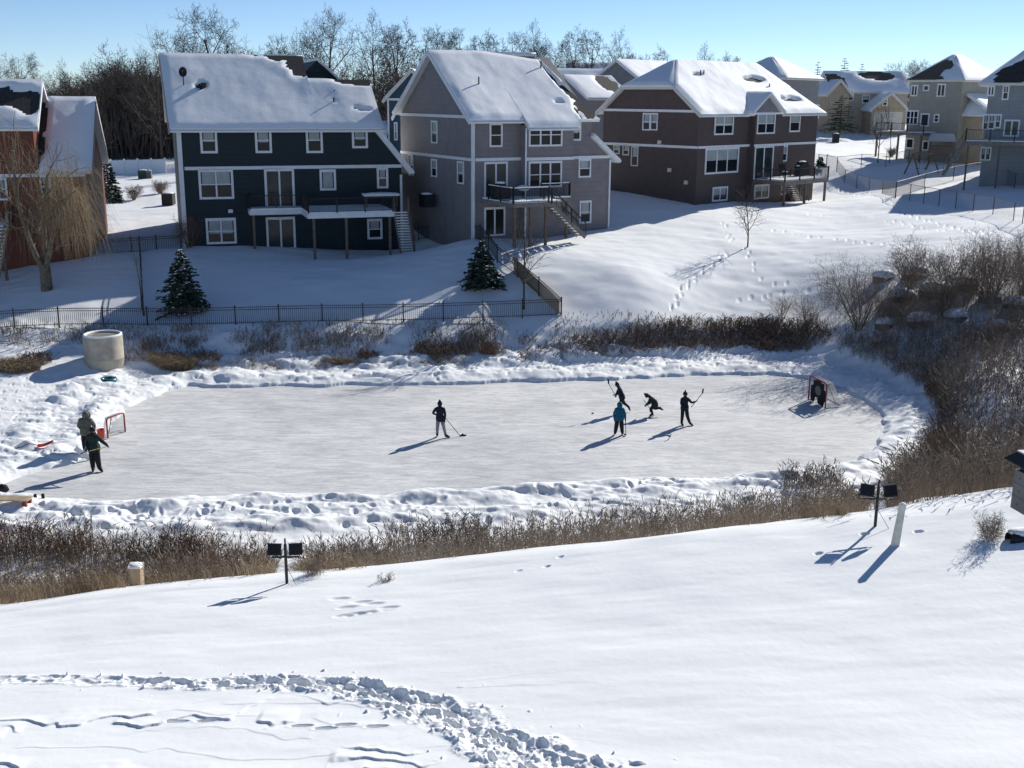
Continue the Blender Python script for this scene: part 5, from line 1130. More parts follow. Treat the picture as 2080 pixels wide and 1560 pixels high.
for i in range(60):
    Y=rw.uniform(190,300); u=rw.uniform(1340,2500) if i%2 else rw.uniform(-500,100); x=UY(u,200,Y).x; top=UY(u,rw.uniform(165,185),Y).z; zs=(top-gz1(x,min(Y,420)))/12.5; woods_at(x,Y,zs,zs)
V,F,_=joinVF(W); tag(amesh('far_woods',V,F,'twig'),'dark leafless woods filling the gaps behind the row of houses','woods',kind='stuff')
# undergrowth in the woods
n=26000; Y=rw.uniform(150,215,n); u=rw.uniform(110,1345,n); X=np.array([(uu-1040)/2287*(yy*.969+1) for uu,yy in zip(u,Y)]); Z=gz(X,Y)
hh=rw.uniform(2,6,n)*np.where(u<360,1.25,.8); P0=np.stack([X,Y,Z],-1); lean=rw.normal(0,.22,(n,3))*hh[:,None]; lean[:,2]=0
P2=P0+lean+np.stack([0*X,0*X,hh],-1); V,F=tubes(P0,(P0+P2)/2+lean*.3,P2,.09,.02,2,3); tag(amesh('woodland_undergrowth',V,F,'bark'),'thick dark undergrowth of saplings under the far woods','undergrowth',kind='stuff')
# willow before the red house
random.seed(4)
p=G(95,588); wo=gen_tree(31,7.0,.22,.5,(8,6,4,0),.34,up=.9,levels=3,multi=3,minr=.02)
r=empty('willow_tree',p,0,'old willow with golden hanging twigs and pale thick trunk before the red house','tree')
V,F,_=tree_arrays(wo,0,2); 
b=tubes(np.array([[0,0,-.4]]),np.array([[.03,0,.6]]),np.array([[0,0,1.5]]),np.array([.36]),np.array([.3]),6,12); 
V=V*np.array([1,1,1])+np.array([0,0,1.35]); V,F,_=joinVF([(V,F),b]); amesh('trunk',V,F,'willowb',r,smoothf=True)
tips=np.array([x[2] for x in wo if x[5]>=2]+[x[1] for x in wo if x[5]>=1])+np.array([0,0,1.35]); rg=np.random.default_rng(8)
idx=rg.integers(0,len(tips),2500); T0=tips[idx]+rg.normal(0,.18,(2500,3)); keep=(T0[:,2]>2.0)&(rg.uniform(0,1,2500)<np.clip(.35+T0[:,0]*.3,0.12,1)); T0=T0[keep]; k=len(T0)
dr=rg.uniform(.8,3.2,k)*np.clip(T0[:,2]/5,.5,1); out=rg.normal(0,.35,(k,3)); out[:,2]=0; out+=T0*np.array([.12,.12,0]); T1=T0+out*.7+np.stack([0*dr,0*dr,.15+0*dr],-1); T2=T0+out*1.3-np.stack([0*dr,0*dr,dr],-1); T2[:,2]=np.maximum(T2[:,2],.5)
V,F=tubes(T0,T1,T2,.009,.004,5,3); amesh('hanging_twigs',V,F,'willow',r)
# conifers
def spruce(name,loc,label,H_,Rr,seed,snow=.3,cat='spruce',group=None,dens=1.0,open_=0):
    rg=np.random.default_rng(seed); r=empty(name,loc,0,label,cat,group)
    b=MB(); b.tube([(0,0,-.3),(0,0,H_*.5),(0,0,H_*.98)],[.03*H_*.6+.03,.02*H_*.5+.02,.01],8); b.obj('trunk','bark',r)
    B0=[];B2=[];tips=[]; nl=int(H_*6*dens)
    for i in range(nl):
        t=i/nl; z=H_*(.06+.92*t); R_=Rr*(1-t)**.85*(1+.0*t)+.05
        for k in range(int(9*(1-t)+4)):
            a=rg.uniform(0,6.28); L=R_*rg.uniform(.65,1.12)*(1+.16*math.sin(3*a+z*2.2+seed)+.1*math.sin(5*a-z*3)); B0.append((0,0,z)); B2.append((math.cos(a)*L,math.sin(a)*L,z+L*(.12-.28*(1-t)+rg.uniform(-.08,.08))))
    B0=np.array(B0);B2=np.array(B2); B1=(B0+B2)/2+np.array([0,0,.06])
    V1,F1=tubes(B0,B1,B2,.018,.005,2,3)
    # needle sprays
    m=int(15*dens); nb=len(B0); t=np.tile(np.linspace(.22,1.0,m),nb); I=np.repeat(np.arange(nb),m); t=t+rg.uniform(-.03,.03,len(t))
    P=B0[I]*((1-t)**2)[:,None]+2*B1[I]*(t*(1-t))[:,None]+B2[I]*(t*t)[:,None]; D=B2[I]-B0[I]; L=np.linalg.norm(D,axis=1,keepdims=True); D/=L
    S_=np.cross(D,[0,0,1.]); S_/=np.linalg.norm(S_,axis=1,keepdims=True)+1e-9; sg=np.where(rg.uniform(0,1,len(t))<.5,-1,1)[:,None]
    ln=(.10+.28*L*(1.1-t[:,None]*.75))*rg.uniform(.6,1.2,(len(t),1)); d=S_*sg*.8+D*.75+rg.normal(0,.22,D.shape); d/=np.linalg.norm(d,axis=1,keepdims=True); Q=P+d*ln
    w_=.028+.02*rg.uniform(0,1,(len(t),1)); n_=np.cross(d,[0,0,1.])
    Vn=np.stack([P-n_*w_*.6,P+n_*w_*.6,Q+n_*w_*.25-np.array([0,0,.03]),Q-n_*w_*.25-np.array([0,0,.03])],1).reshape(-1,3); Fn=np.arange(len(Vn)).reshape(-1,4)
    Vm=np.stack([P-np.array([0,0,1])*w_,P+np.array([0,0,1])*w_*.6,Q+np.array([0,0,.3])*w_,Q-np.array([0,0,.9])*w_],1).reshape(-1,3)
    V,F,mi=joinVF([(V1,F1,0),(Vn,Fn,1),(Vm,Fn,1)]); amesh('needles',V,F,['bark','needle'],r,mi)
    if snow>0:
        k=rg.uniform(0,1,len(P))<snow; P_,Q_,n2,w2=P[k],Q[k],n_[k],w_[k]; u_=np.array([0,0,.03])
        Vs=np.stack([P_-n2*w2+u_,P_+n2*w2+u_,Q_*.7+P_*.3+n2*w2*.7+u_,Q_*.7+P_*.3-n2*w2*.7+u_],1); top=Vs+np.array([0,0,.03])
        Va=np.concatenate([Vs,top],1).reshape(-1,3); f=np.array([[0,1,2,3],[4,7,6,5],[0,4,5,1],[1,5,6,2],[2,6,7,3],[3,7,4,0]]); Fs=(f[None]+(np.arange(len(Vs))*8)[:,None,None]).reshape(-1,4); amesh('snow_on_branches',Va,Fs,'snow',r)
    return r
p=G(374,632); hgt=UY(374,505,p.y).z-p.z; spruce('spruce_tree',p,'blue green spruce dusted with snow rising behind the black fence left',hgt,1.3,51,.06,dens=1.7)
p=G(980,584); hgt=UY(980,487,p.y).z-p.z; spruce('spruce_tree',p,'small dark spruce standing on the lawn in front of the grey house',hgt,1.25,52,.02,dens=1.7)
p=G(222,408); hgt=UY(216,318,p.y).z-p.z; spruce('spruce_tree',p,'dark spruce beside the right side wall of the red house',hgt,1.3,53,.02,dens=1.3)
p=G(1665,344); p.z+=.3; hgt=UY(1665,318,p.y).z-p.z; spruce('spruce_tree',p,'tiny conifer showing just above the brown house deck rail',hgt,.55,54,.02,dens=1.5)
p=UY(1706,265,150); hgt=UY(1706,190,150).z-p.z; spruce('spruce_tree',p,'wide brownish spruce standing before the beige house wall',hgt,2.4,55,.0,dens=.6)
for i,(u,v,Y,wd,lab) in enumerate([(1657,120,175,2.4,'tall dark pine just right of the steep hip roof'),(1710,112,175,3.0,'tallest dark pine above the beige house ridge'),(1746,124,178,2.2,'slim dark pine right of the tallest pine above the beige house'),(1494,116,190,1.2,'small dark pine tip over the brown house ridge')]):
    x=UY(u,200,Y).x; zg=gz1(x,Y); spruce('pine_tree',(x,Y,zg),lab,UY(u,v,Y).z-zg,wd,60+i,0,'pine',dens=.45)
# young bare trees on the lawns
def youngtree(label,px,vtop,seed,kw,sc=1,name='young_tree'):
    p=G(*px); h_=UY(px[0],vtop,p.y).z-p.z; o=gen_tree(seed,h_/1.04,**kw); return tree(name,p,label,'tree',None,o)
yk=dict(trunk_frac=.3,spread=.36,nl=(12,6,4,0),r0=.075,levels=3,minr=.008,up=1.0)
youngtree('young bare tree inside the fence corner in front of the grey house',(1064,626),462,71,yk)
youngtree('lone small bare tree on the open snow below the brown house',(1518,503),400,72,dict(yk,r0=.06))
youngtree('thin dark sapling standing beside the fence line under the dark teal house',(288,628),478,73,dict(trunk_frac=.5,spread=.15,nl=(5,2,0,0),r0=.04,levels=1,minr=.008,up=1.0))
youngtree('bare young street tree behind the chain link fences at right',(1783,330),232,74,dict(yk,r0=.07))
youngtree('slender tall sapling next to the tan grey house deck',(1806,330),220,75,dict(trunk_frac=.5,spread=.2,nl=(6,3,0,0),r0=.05,levels=2,minr=.01,up=1.0))
youngtree('slim bare tree in the gap between the red house and the spruce',(206,395),215,76,dict(yk,r0=.06,spread=.2))
youngtree('bare birch like tree leaning over the yard gap left of the teal house',(330,340),140,77,dict(yk,r0=.12,trunk_frac=.2))
# multi-stem shrubs
def shrub(label,px,hpx,seed,multi=9,spread=.5,m='weedd',name='bare_shrub',levels=3,nl=(7,5,3,0),r0=.09,group=None,wx=1,minr=.007):
    p=G(*px); h_=UY(px[0],px[1]-hpx,p.y).z-p.z; o=gen_tree(seed,h_*.95,trunk_frac=.15,spread=.3,nl=nl,r0=r0,levels=levels,multi=multi,minr=minr,up=.7)
    V,F,_=tree_arrays(o,0,9); r=amesh(name,V*np.array([wx,wx,1]),F,m,None,loc=p); return tag(r,label,'shrub',group)
shrub('largest leafless shrub fanning out at the foot of the far bank on the right',(1742,672),145,81,11,.5,'weedd',r0=.07,wx=1.7,nl=(7,5,3,0),minr=.0045)
shrub('tall brown thicket shrub behind the boulders, fourth in from the right edge',(1915,640),150,82,12,.5,'weedd',wx=1.2)
shrub('dense tall leafless shrub at the far right beside the boulders',(2010,625),150,83,16,.5,'weed',wx=1.2,r0=.12)
shrub('tall leafless shrub cut by the right edge above the boulders',(2075,600),120,84,12,.5,'weedd')
shrub('airy grey shrub between the snowy lawn and the boulders',(1845,600),110,85,10,.5,'weed',wx=1.3)
shrub('low wiry shrub left of the largest leafless shrub',(1640,660),75,86,7,.5,'weed',wx=1.8,nl=(6,4,3,0),r0=.04,minr=.004)
shrub('small wiry shrub in the snow farther left on the bank rim',(1590,645),55,87,6,.5,'weed',wx=1.5,nl=(6,4,3,0),r0=.04,minr=.004)
shrub('reddish bare shrub under the left corner of the teal house',(385,506),70,88,9,.5,'weedr',wx=1.2)
shrub('dark bare shrub by the pale wall behind the utility cabinet',(272,405),34,89,10,.5,'weedd',wx=1.2)
shrub('reddish bare shrub beside the air conditioner left of the teal house',(326,394),32,90,10,.5,'weedr',wx=1.2)
shrub('dry shrub with snow around the drain pipe at the right edge',(2012,1098),80,91,10,.5,'weed',wx=1.0,r0=.02,minr=.003)
shrub('round pale bush under the tan grey house deck',(1812,318),24,92,10,.5,'weed',wx=1.3)
shrub('dry wiry bush on the crest beside the near left floodlight',(640,1172),60,93,7,.5,'weed',r0=.02,minr=.003)
shrub('dry plant standing on the crest right of the floodlight bush',(786,1185),40,94,5,.5,'weed',r0=.02,minr=.003)
# ------------------------------------------------------------ weeds and grasses
rv=np.random.default_rng(21)
PX_=[o for o in bpy.data.objects if o.name=='wooden_post'][0].location.x   # reeds stay clear of the post
def scatter(pxpoly,n,clump=0,dens=None):
    P=np.array(gpoly(pxpoly)); lo,hi=P.min(0),P.max(0); out=[];c=0
    while len(out)<n and c<60:
        q=rv.uniform(lo,hi,(n,2)); q=q[inpoly(q[:,0],q[:,1],P)]
        if clump: q=q[rv.uniform(-.6,.8,len(q))<fbm(q[:,0]*clump,q[:,1]*clump,3,int(clump*10)+3)]
        out+=list(q); c+=1
    return np.array(out[:n])
def stalks(XY,h,hv=.35,lean=.18,r=.006,head=True,branch=2,bl=.35):
    XY=XY[(XY[:,1]>25.4)&~((np.abs(XY[:,0]-PX_*XY[:,1]/27.5)<.34)&(XY[:,1]<28.2))]
    n=len(XY); Z=gz(XY[:,0],XY[:,1]); P0=np.stack([XY[:,0],XY[:,1],Z-.05],-1); H_=h*rv.uniform(1-hv,1+hv,n); L=rv.normal(0,lean,(n,3)); L[:,2]=0; L*=H_[:,None]
    P2=P0+L+np.stack([0*H_,0*H_,H_],-1); P1=(P0+P2)/2-L*.25; out=[tubes(P0,P1,P2,r*1.3,r*.5,2,3)]
    if head:
        D=L*.3; D[:,2]=.09; out.append(tubes(P2-D*.5,P2,P2+D*rv.uniform(.5,1.3,(n,1)),r*3.2,r*.8,2,3))
    for b in range(branch):
        t=rv.uniform(.4,.9,(n,1)); Q=P0*(1-t)+P2*t; d=rv.normal(0,1,(n,3)); d[:,2]=np.abs(d[:,2])*.8+.6; d/=np.linalg.norm(d,axis=1,keepdims=True); e=Q+d*bl*H_[:,None]*rv.uniform(.4,1,(n,1)); out.append(tubes(Q,(Q+e)/2,e,r*.8,r*1.3 if head else r*.4,1,3))
    return out
def grass(XY,h,hv=.35,lean=.5,r=.005,k=4):
    XY=XY[(XY[:,1]>24.6)&~((np.abs(XY[:,0]-PX_*XY[:,1]/27.5)<.34)&(XY[:,1]<28.2))]
    XY=np.repeat(XY,k,0)+rv.normal(0,.05,(len(XY)*k,2)); n=len(XY); Z=gz(XY[:,0],XY[:,1]); P0=np.stack([XY[:,0],XY[:,1],Z-.03],-1); H_=h*rv.uniform(1-hv,1+hv,n); L=rv.normal(0,lean,(n,3)); L[:,2]=0; L[:,0]-=.15; L*=H_[:,None]
    return [tubes(P0,P0+L*.25+np.stack([0*H_,0*H_,H_],-1),P0+L+np.stack([0*H_,0*H_,H_*.75],-1),r*1.2,r*.3,3,3)]
def field(name,L,mats,label,cat):
    V,F,mi=joinVF(L); return tag(amesh(name,V,F,mats,None,mi),label,cat,kind='stuff')
def wm(L,k): return [(v,f,k) for v,f in L]
# near reed belt between crest and rink
nearA=[(-150,1100),(0,1092),(140,1104),(330,1122),(420,1112),(545,1112),(550,1130),(560,1180),(300,1195),(0,1235),(-200,1270)]
L=wm(stalks(scatter(nearA,2100),.66,.45,.2,.0055,True,3),0)+wm(stalks(scatter(nearA,1300,.5),.7,.4,.28,.0055,True,4,.3),1)+wm(grass(scatter(nearA,900,.7),.5,.3,.5,.007,6),2)
L+=wm(stalks(scatter([(-60,1094),(190,1096),(200,1150),(-60,1165)],420,.4),.7,.4,.3,.006,True,4,.3),1)+wm(stalks(scatter([(250,1112),(420,1108),(440,1170),(250,1178)],360,.4),.7,.4,.3,.006,True,4,.3),1)
field('reed_belt',L,['weed','weedr','straw'],'brown reeds and dry weeds along the near left edge of the pond','reeds')
nearB=[(600,1132),(700,1120),(800,1104),(930,1090),(1100,1075),(1300,1050),(1500,1028),(1700,1000),(1740,1005),(1800,1050),(1770,1065),(1500,1100),(1300,1125),(1050,1150),(900,1165),(650,1185)]
L=wm(stalks(scatter(nearB,2900),.62,.45,.2,.0055,True,3),0)+wm(stalks(scatter(nearB,1900,.45),.66,.4,.28,.0055,True,4,.3),1)+wm(grass(scatter([(600,1160),(760,1165),(900,1160),(900,1175),(620,1190)],260,0),.4,.3,.6,.006,6),2)
L+=wm(stalks(scatter([(780,1100),(980,1088),(1000,1120),(800,1135)],300,.5),.7,.4,.3,.006,True,4,.3),1)+wm(grass(scatter([(1640,1050),(1720,1045),(1725,1075),(1640,1085)],160,0),.5,.3,.6,.006,7),2)+wm(stalks(scatter([(1580,975),(1700,965),(1710,1000),(1600,1010)],260,0),.6,.4,.25,.006,True,4,.3),1)
field('weed_belt',L,['weed','weedd','straw'],'grey brown dry weeds between the two floodlight stands along the near bank','weeds')
# right thicket
R1=[(1700,690),(1800,700),(1900,690),(2080,680),(2250,700),(2250,1000),(2080,1015),(1960,1035),(1850,1050),(1800,1060),(1800,1000),(1850,940),(1905,900),(1915,850),(1880,800),(1790,745),(1700,725)]
L=wm(stalks(scatter(R1,4000),.85,.45,.25,.007,True,4,.35),0)+wm(stalks(scatter(R1,3200,.3),1.15,.4,.22,.0065,True,4,.35),1)+wm(stalks(scatter([(1780,740),(1900,760),(1960,900),(1900,960),(1880,900),(1900,840),(1860,780)],800,.4),.6,.3,.3,.007,True,4,.35),2)
field('brown_thicket',L,['weedd','weed','weedr'],'dense brown thicket covering the slope right of the rink','thicket')
R2=[(1640,600),(1800,560),(1900,540),(2250,520),(2250,700),(1900,690),(1720,690),(1640,660)]
L=wm(stalks(scatter([(1780,640),(1900,600),(2100,590),(2200,700),(1900,720),(1780,720)],1500,.4),.95,.45,.25,.006,True,4,.35),0)+wm(stalks(scatter(R2,1500,.3),1.4,.4,.12,.006,False,4,.3),0)
field('tall_stalks',L,['weed'],'sparse tall stalks among the snow covered boulders at right','stalks')
# far bank: band of brown brush
F1=[(1050,725),(1120,705),(1200,690),(1300,672),(1400,660),(1560,655),(1680,670),(1690,705),(1640,718),(1500,712),(1350,722),(1200,733),(1060,738)]
L=wm(stalks(scatter(F1,2500,.15),.5,.5,.4,.007,True,4,.4),0)+wm(stalks(scatter(F1,1200,.4),.45,.5,.4,.007,True,4,.4),1)
field('bank_brush',L,['weedr','weedd'],'red brown brush on the far bank above the rink','brush')
F2=[(0,672),(330,665),(655,660),(1140,645),(1300,640),(1650,640),(1700,680),(1200,690),(1100,710),(900,715),(600,720),(330,735),(250,740),(250,700),(0,712)]
L=wm(stalks(scatter(F2,2400,.5),.32,.4,.25,.008,True,3,.35),0)+wm(stalks(scatter([(280,690),(560,680),(900,680),(1100,690),(1060,725),(800,735),(560,725),(400,740),(300,735)],1500,.5),.36,.4,.3,.007,True,3,.35),1)
L+=wm(grass(scatter([(330,745),(600,725),(1000,715),(1000,745),(600,752),(340,755)],420,.6),.35,.3,.5,.007,6),2)
field('bank_weeds',L,['weed','weedd','straw'],'thin scattered weeds poking through the snow below the long picket fence','weeds')
# distinct clumps
def clump(label,px,w_,d_,h_,m,n,seed,gr=True):
    p=G(*px); a=rv.uniform(0,6.28,n); q=np.sqrt(rv.uniform(0,1,n)); XY=np.stack([p.x+np.cos(a)*q*w_/2,p.y+np.sin(a)*q*d_/2],-1)
    L=grass(XY,h_,.35,.5,.009,5) if gr else stalks(XY,h_*.85,.35,.35,.008,True,4,.4)
    V,F,_=joinVF(L); V=V-np.array(p); return tag(amesh('grass_clump' if gr else 'weed_clump',V,F,m,None,None,loc=p),label,'grass clump' if gr else 'weed clump','dry clumps along the far bank')
clump('big straw coloured grass mound right of the manhole riser',(352,748),2.3,1.0,.75,'straw',360,1)
clump('loose brown grass tuft on the right flank of the big straw mound',(420,735),1.5,.8,.5,'weed',180,2,False)
clump('low snowy brown clump at the left edge below the fence',(35,752),2.4,1.4,.55,'straw',300,3)
clump('dark clump right behind the snowy one at the left edge',(75,738),1.6,.8,.5,'weedd',200,4,False)
clump('short pale grass clump on the bank below the fence middle',(685,740),1.6,.4,.38,'straw',120,5)
clump('dark rounded clump below the small spruce shadow',(885,718),2.4,.7,.55,'weedd',260,6,False)
clump('narrow red brown clump between the bank clumps and the red brown brush',(992,722),1.0,.5,.65,'weedr',160,7,False)
clump('small red brown tuft low on the bank left of the dark clump',(748,728),1.0,.5,.4,'weedr',110,8,False)
clump('pale tuft at the rink side below the dark rounded clump',(840,742),2.0,.4,.3,'straw',120,9)
# boulders
random.seed(12)
BL=[(1795,560,1.6,'long flat boulder highest on the slope left of the others'),(1860,555,1.8,'arched boulder under snow beside the flat one'),(1900,590,2.0,'wide boulder in the middle of the boulder slope'),(1830,600,1.7,'snow hooded boulder above the largest shrub'),(1960,575,1.7,'boulder between the two tall shrubs'),
 (2010,600,1.5,'blocky boulder under the far right shrub'),(2062,615,1.6,'boulder touching the right edge'),(1870,650,1.7,'boulder with dark hollow below it'),(1800,655,1.3,'small boulder at the foot of the slope'),(2030,660,1.3,'low boulder near the thicket at the right'),(1790,690,1.1,'lowest snowy boulder beside the thicket'),(1940,640,1.4,'dark bare boulder below the tall thicket shrub')]
for i,(u,v,s,lab) in enumerate(BL):
    s*=.74; p=G(u,v+10); r=empty('boulder',p,0,lab,'boulder','snow covered boulders on the right slope'); b=MB(); sq=(s*.62,s*.45,s*.42)
    b.ball((0,0,.05),1,0,11,sq,.14); b.obj('rock','rock',r)
    b=MB(); b.ball((.02,.08,.05+sq[2]*.5),1,0,16,(sq[0]*1.04,sq[1]*1.05,sq[2]*.78),.04); b.obj('snow_cap','snow',r)

# ------------------------------------------------------------ people
def person(label,foot,rz,S_,pose,cols,hat=None,skates=True,group=None,hood=None,z=0.0):
    """pose: joints in metres for a 1.75 m figure, facing +x... local: x right in picture, y away, z up; rz turns the whole"""
    r=empty('person',Vector((foot[0],foot[1],z)),rz,label,'person',group); r.scale=(S_,)*3
    J={k:Vector(v) for k,v in pose.items()}
    base_={'pel':(0,0,.95),'sp':(0,0,1.15),'ch':(0,0,1.36),'nk':(0,0,1.5),'hd':(0,0,1.6),'ht':(0,0,1.7)}
    for k,v in base_.items(): J.setdefault(k,Vector(v))
    V=[];Rd=[];E=[];ids={};mt=[]
    def v(k,p,rx,ry=None): ids[k]=len(V);V.append(tuple(p));Rd.append((rx,ry or rx)); return ids[k]
    def e(a,b,m): E.append((ids[a],ids[b])); mt.append((Vector(V[ids[a]]),Vector(V[ids[b]]),m))
    sh=cols['bulk']
    v('pel',J['pel'],.145*sh,.12*sh); v('sp',J['sp'],.15*sh,.12*sh); v('ch',J['ch'],.165*sh,.125*sh); v('nk',J['nk'],.07); v('hd',J['hd'],.098,.105); v('ht',J['ht'],.088,.092)
    e('pel','sp','top');e('sp','ch','top');e('ch','nk','top');e('nk','hd','skin');e('hd','ht','skin')
    for s in 'lr':
        v('sh'+s,J['sh'+s],.078*sh); v('el'+s,J['el'+s],.06*sh); v('wr'+s,J['wr'+s],.045*sh); e('ch','sh'+s,'top');e('sh'+s,'el'+s,'top');e('el'+s,'wr'+s,'top')
        D=(J['wr'+s]-J['el'+s]).normalized(); v('pa'+s,J['wr'+s]+D*.075,.036,.024); e('wr'+s,'pa'+s,'glove')
        a=D.cross(Vector((0,0,1))); a=a.normalized() if a.length>.1 else Vector((0,1,0)); b=a.cross(D)
        for i,(off,ln) in enumerate(((-.03,.06),(-.01,.075),(.011,.07),(.031,.052))):
            k1=f'f{i}{s}';k2=f'g{i}{s}'; p1=J['wr'+s]+D*(.1+ln*.35)+a*off-b*.004; v(k1,p1,.0105); v(k2,p1+D*ln*.35-b*ln*.45,.009); e('pa'+s,k1,'glove'); e(k1,k2,'glove')
        p1=J['wr'+s]+D*.055+a*(-.045)-b*.012; v('th'+s,p1,.012); v('tj'+s,p1+D*.035-b*.02-a*.004,.0095); e('wr'+s,'th'+s,'glove'); e('th'+s,'tj'+s,'glove')
        v('hp'+s,J['hp'+s],.11*sh); v('kn'+s,J['kn'+s],.085*sh*cols.get('lg',1)); v('an'+s,J['an'+s],.062*sh*cols.get('lg',1)); e('pel','hp'+s,'leg');e('hp'+s,'kn'+s,'leg');e('kn'+s,'an'+s,'leg')
        v('to'+s,J['to'+s],.042,.035); e('an'+s,'to'+s,'boot')
    me=bpy.data.meshes.new('b'); me.from_pydata(V,E,[]); o=bpy.data.objects.new('b',me); COL.objects.link(o)
    md=o.modifiers.new('s','SKIN'); md.use_smooth_shade=True
    for i,d in enumerate(me.skin_vertices[0].data): d.radius=Rd[i]; d.use_root=(i==0)
    o.modifiers.new('u','SUBSURF').levels=1
    dg=bpy.context.evaluated_depsgraph_get(); dg.update(); m2=bpy.data.meshes.new_from_object(o.evaluated_get(dg)); bpy.data.objects.remove(o)
    names=['top','leg','skin','glove','boot']
    m2.materials.clear()
    for n_ in names: m2.materials.append(M[cols.get(n_,'cblack')])
    for f in m2.polygons:
        c=f.center; best=9;bm='top'
        for a,b,m in mt:
            ab=b-a;t=max(0,min(1,(c-a).dot(ab)/ab.length_squared)); d=(c-a-ab*t).length-(.05 if m=='top' else 0)
            if d<best: best=d;bm=m
        if bm=='leg' and c.z>0 and (c-J['pel']).length<.16: bm='top'
        f.material_index=names.index(bm); f.use_smooth=True
    link('body',m2,r)
    H_=J['hd']; up=(J['ht']-J['nk']).normalized(); fw=J.get('face',Vector((0,-1,0))).normalized(); fw=(fw-up*fw.dot(up)).normalized(); sd=up.cross(fw)
    # face: nose, eyes, mouth, ears
    b=MB(); b.ball(H_+fw*.104+up*.0,.02,0,8,(1,1,1.3)); b.obj('nose',cols['skin'],r)
    for s in (-1,1):
        b=MB(); b.ball(H_+fw*.092+up*.03+sd*.036*s,.013,0,8); b.obj('eye','dark',r)
        if not hood: b=MB(); b.ball(H_+sd*.1*s+up*.01,.024,0,8,(.7,1,1.3)); b.obj('ear',cols['skin'],r)
    b=MB(); b.bar(H_+fw*.098-up*.045-sd*.025,H_+fw*.098-up*.045+sd*.025,.01); b.obj('mouth','redwood',r)
    if hat:
        b=MB(); kind,hm=hat; top=J['ht']+up*.03
        ring=[(-.03,.112),(0,.12),(.04,.12),(.09,.1),(.125,.06),(.14,.0)] if kind!='point' else [(-.04,.113),(0,.12),(.05,.112),(.11,.075),(.17,.04),(.21,.015),(.22,0)]
        Vv=[];n=16
        for zz,rr_ in ring:
            for k in range(n): t=2*PI*k/n; Vv.append(H_+up*(zz+.045)+(sd*math.cos(t)+fw*math.sin(t))*rr_)
        b.add(Vv,[(i*n+k,i*n+(k+1)%n,(i+1)*n+(k+1)%n,(i+1)*n+k) for i in range(len(ring)-1) for k in range(n)],0,True)
        if kind=='pom': b.ball(H_+up*.215,.045,0,10,jit=.1)
        b.obj('hat',hm,r)
    if hood:
        b=MB(); b.ball(H_+up*.02-fw*.015,.145,0,16,(1,1,1.12),.02); 
        hd=b.obj('hood',hood,r)
        if cols.get('fur'):
            b=MB(); pts=[H_+fw*.07+(sd*math.cos(t)+up*math.sin(t))*.135+up*.02 for t in np.linspace(0,2*PI,19)]; b.tube(pts,.038,8); b.obj('fur_trim','fur',hd)
    # jacket hem / collar as clothing
    def ringtube(c,ax,fwd,rads,hs,m,name,n=18):
        ax=Vector(ax).normalized(); f=(fwd-ax*fwd.dot(ax)).normalized(); s_=ax.cross(f); b=MB(); Vv=[]
        for (rx,ry),h_ in zip(rads,hs):
            for k in range(n): t=2*PI*k/n; Vv.append(c+ax*h_+(s_*math.cos(t)*rx+f*math.sin(t)*ry))
        b.add(Vv,[(i*n+k,i*n+(k+1)%n,(i+1)*n+(k+1)%n,(i+1)*n+k) for i in range(len(hs)-1) for k in range(n)],0,True); return b.obj(name,m,r)
    tf=J.get('tface',fw)
    ringtube(J['pel'],J['sp']-J['pel'],tf,[(.175*sh,.14*sh),(.19*sh,.15*sh),(.185*sh,.145*sh),(.14*sh,.11*sh)],[-.14,-.06,.08,.2],cols['top'],'jacket_skirt')
    ringtube(J['nk'],J['ht']-J['nk'],tf,[(.075,.075),(.092,.092),(.088,.088)],[-.05,0,.055],cols['top'],'collar',12)
    for s in 'lr':
        A=J['an'+s];T_=J['to'+s]; d=(T_-A); d2=Vector((d.x,d.y,d.z)).normalized(); dn=(J['an'+s]-J['kn'+s]).normalized(); 
        b=MB(); b.tube([A-dn*.14,A-dn*.05,A+dn*.01+d2*.0,A+d2*.09+dn*.03,A+d2*.2+dn*.045],[.062,.06,.058,.052,.034],10); bt=b.obj('skate_boot' if skates else 'boot',cols['boot'],r)
        if skates:
            q=A+dn*.085-d2*.05; b=MB(); ax_=d2; b.obox(q,ax_,ax_.cross(dn).normalized(),dn,(-.02,.27),(-.004,.004),(.012,.035)); b.obox(q,ax_,ax_.cross(dn).normalized(),dn,(0,.05),(-.012,.012),(-.03,.012)); b.obox(q,ax_,ax_.cross(dn).normalized(),dn,(.17,.23),(-.012,.012),(-.03,.012)); b.obj('blade','steel',bt)
    return r
def stand(**k):
    p=dict(shl=(-.2,0,1.4),elr=(.27,0,1.15),wrr=(.3,-.08,.92),shr=(.2,0,1.4),ell=(-.27,0,1.15),wrl=(-.3,-.08,.92),hpl=(-.09,0,.88),hpr=(.09,0,.88),knl=(-.11,-.02,.5),knr=(.11,-.02,.5),anl=(-.12,.02,.12),anr=(.12,.02,.12),tol=(-.14,-.15,.07),tor=(.14,-.15,.07),face=(0,-1,0)); p.update(k); return p
PB='cblack'
def stick(label,pts,heel_dir,blade=.3,m='stickm',bm='dark',r_=.016,cat='hockey stick'):
    """pts world [top, heel]; blade from the heel along heel_dir"""
    a,b_=Vector(pts[0]),Vector(pts[1]); r=empty('hockey_stick',b_,0,label,cat,'hockey sticks'); b=MB(); b.tube([a-b_,(a-b_)*.5,(0,0,0)],r_,6); b.obj('shaft',m,r)
    h=Vector(heel_dir).normalized(); u=(a-b_).normalized(); n=h.cross(u).normalized(); w=n.cross(h); b=MB(); b.prism([(-.02,-.035),(blade*.9,-.035),(blade,.0),(blade*.92,.035),(.02,.04)],(0,0,0),h,w,n,.012); b.obj('blade',bm,r); return r
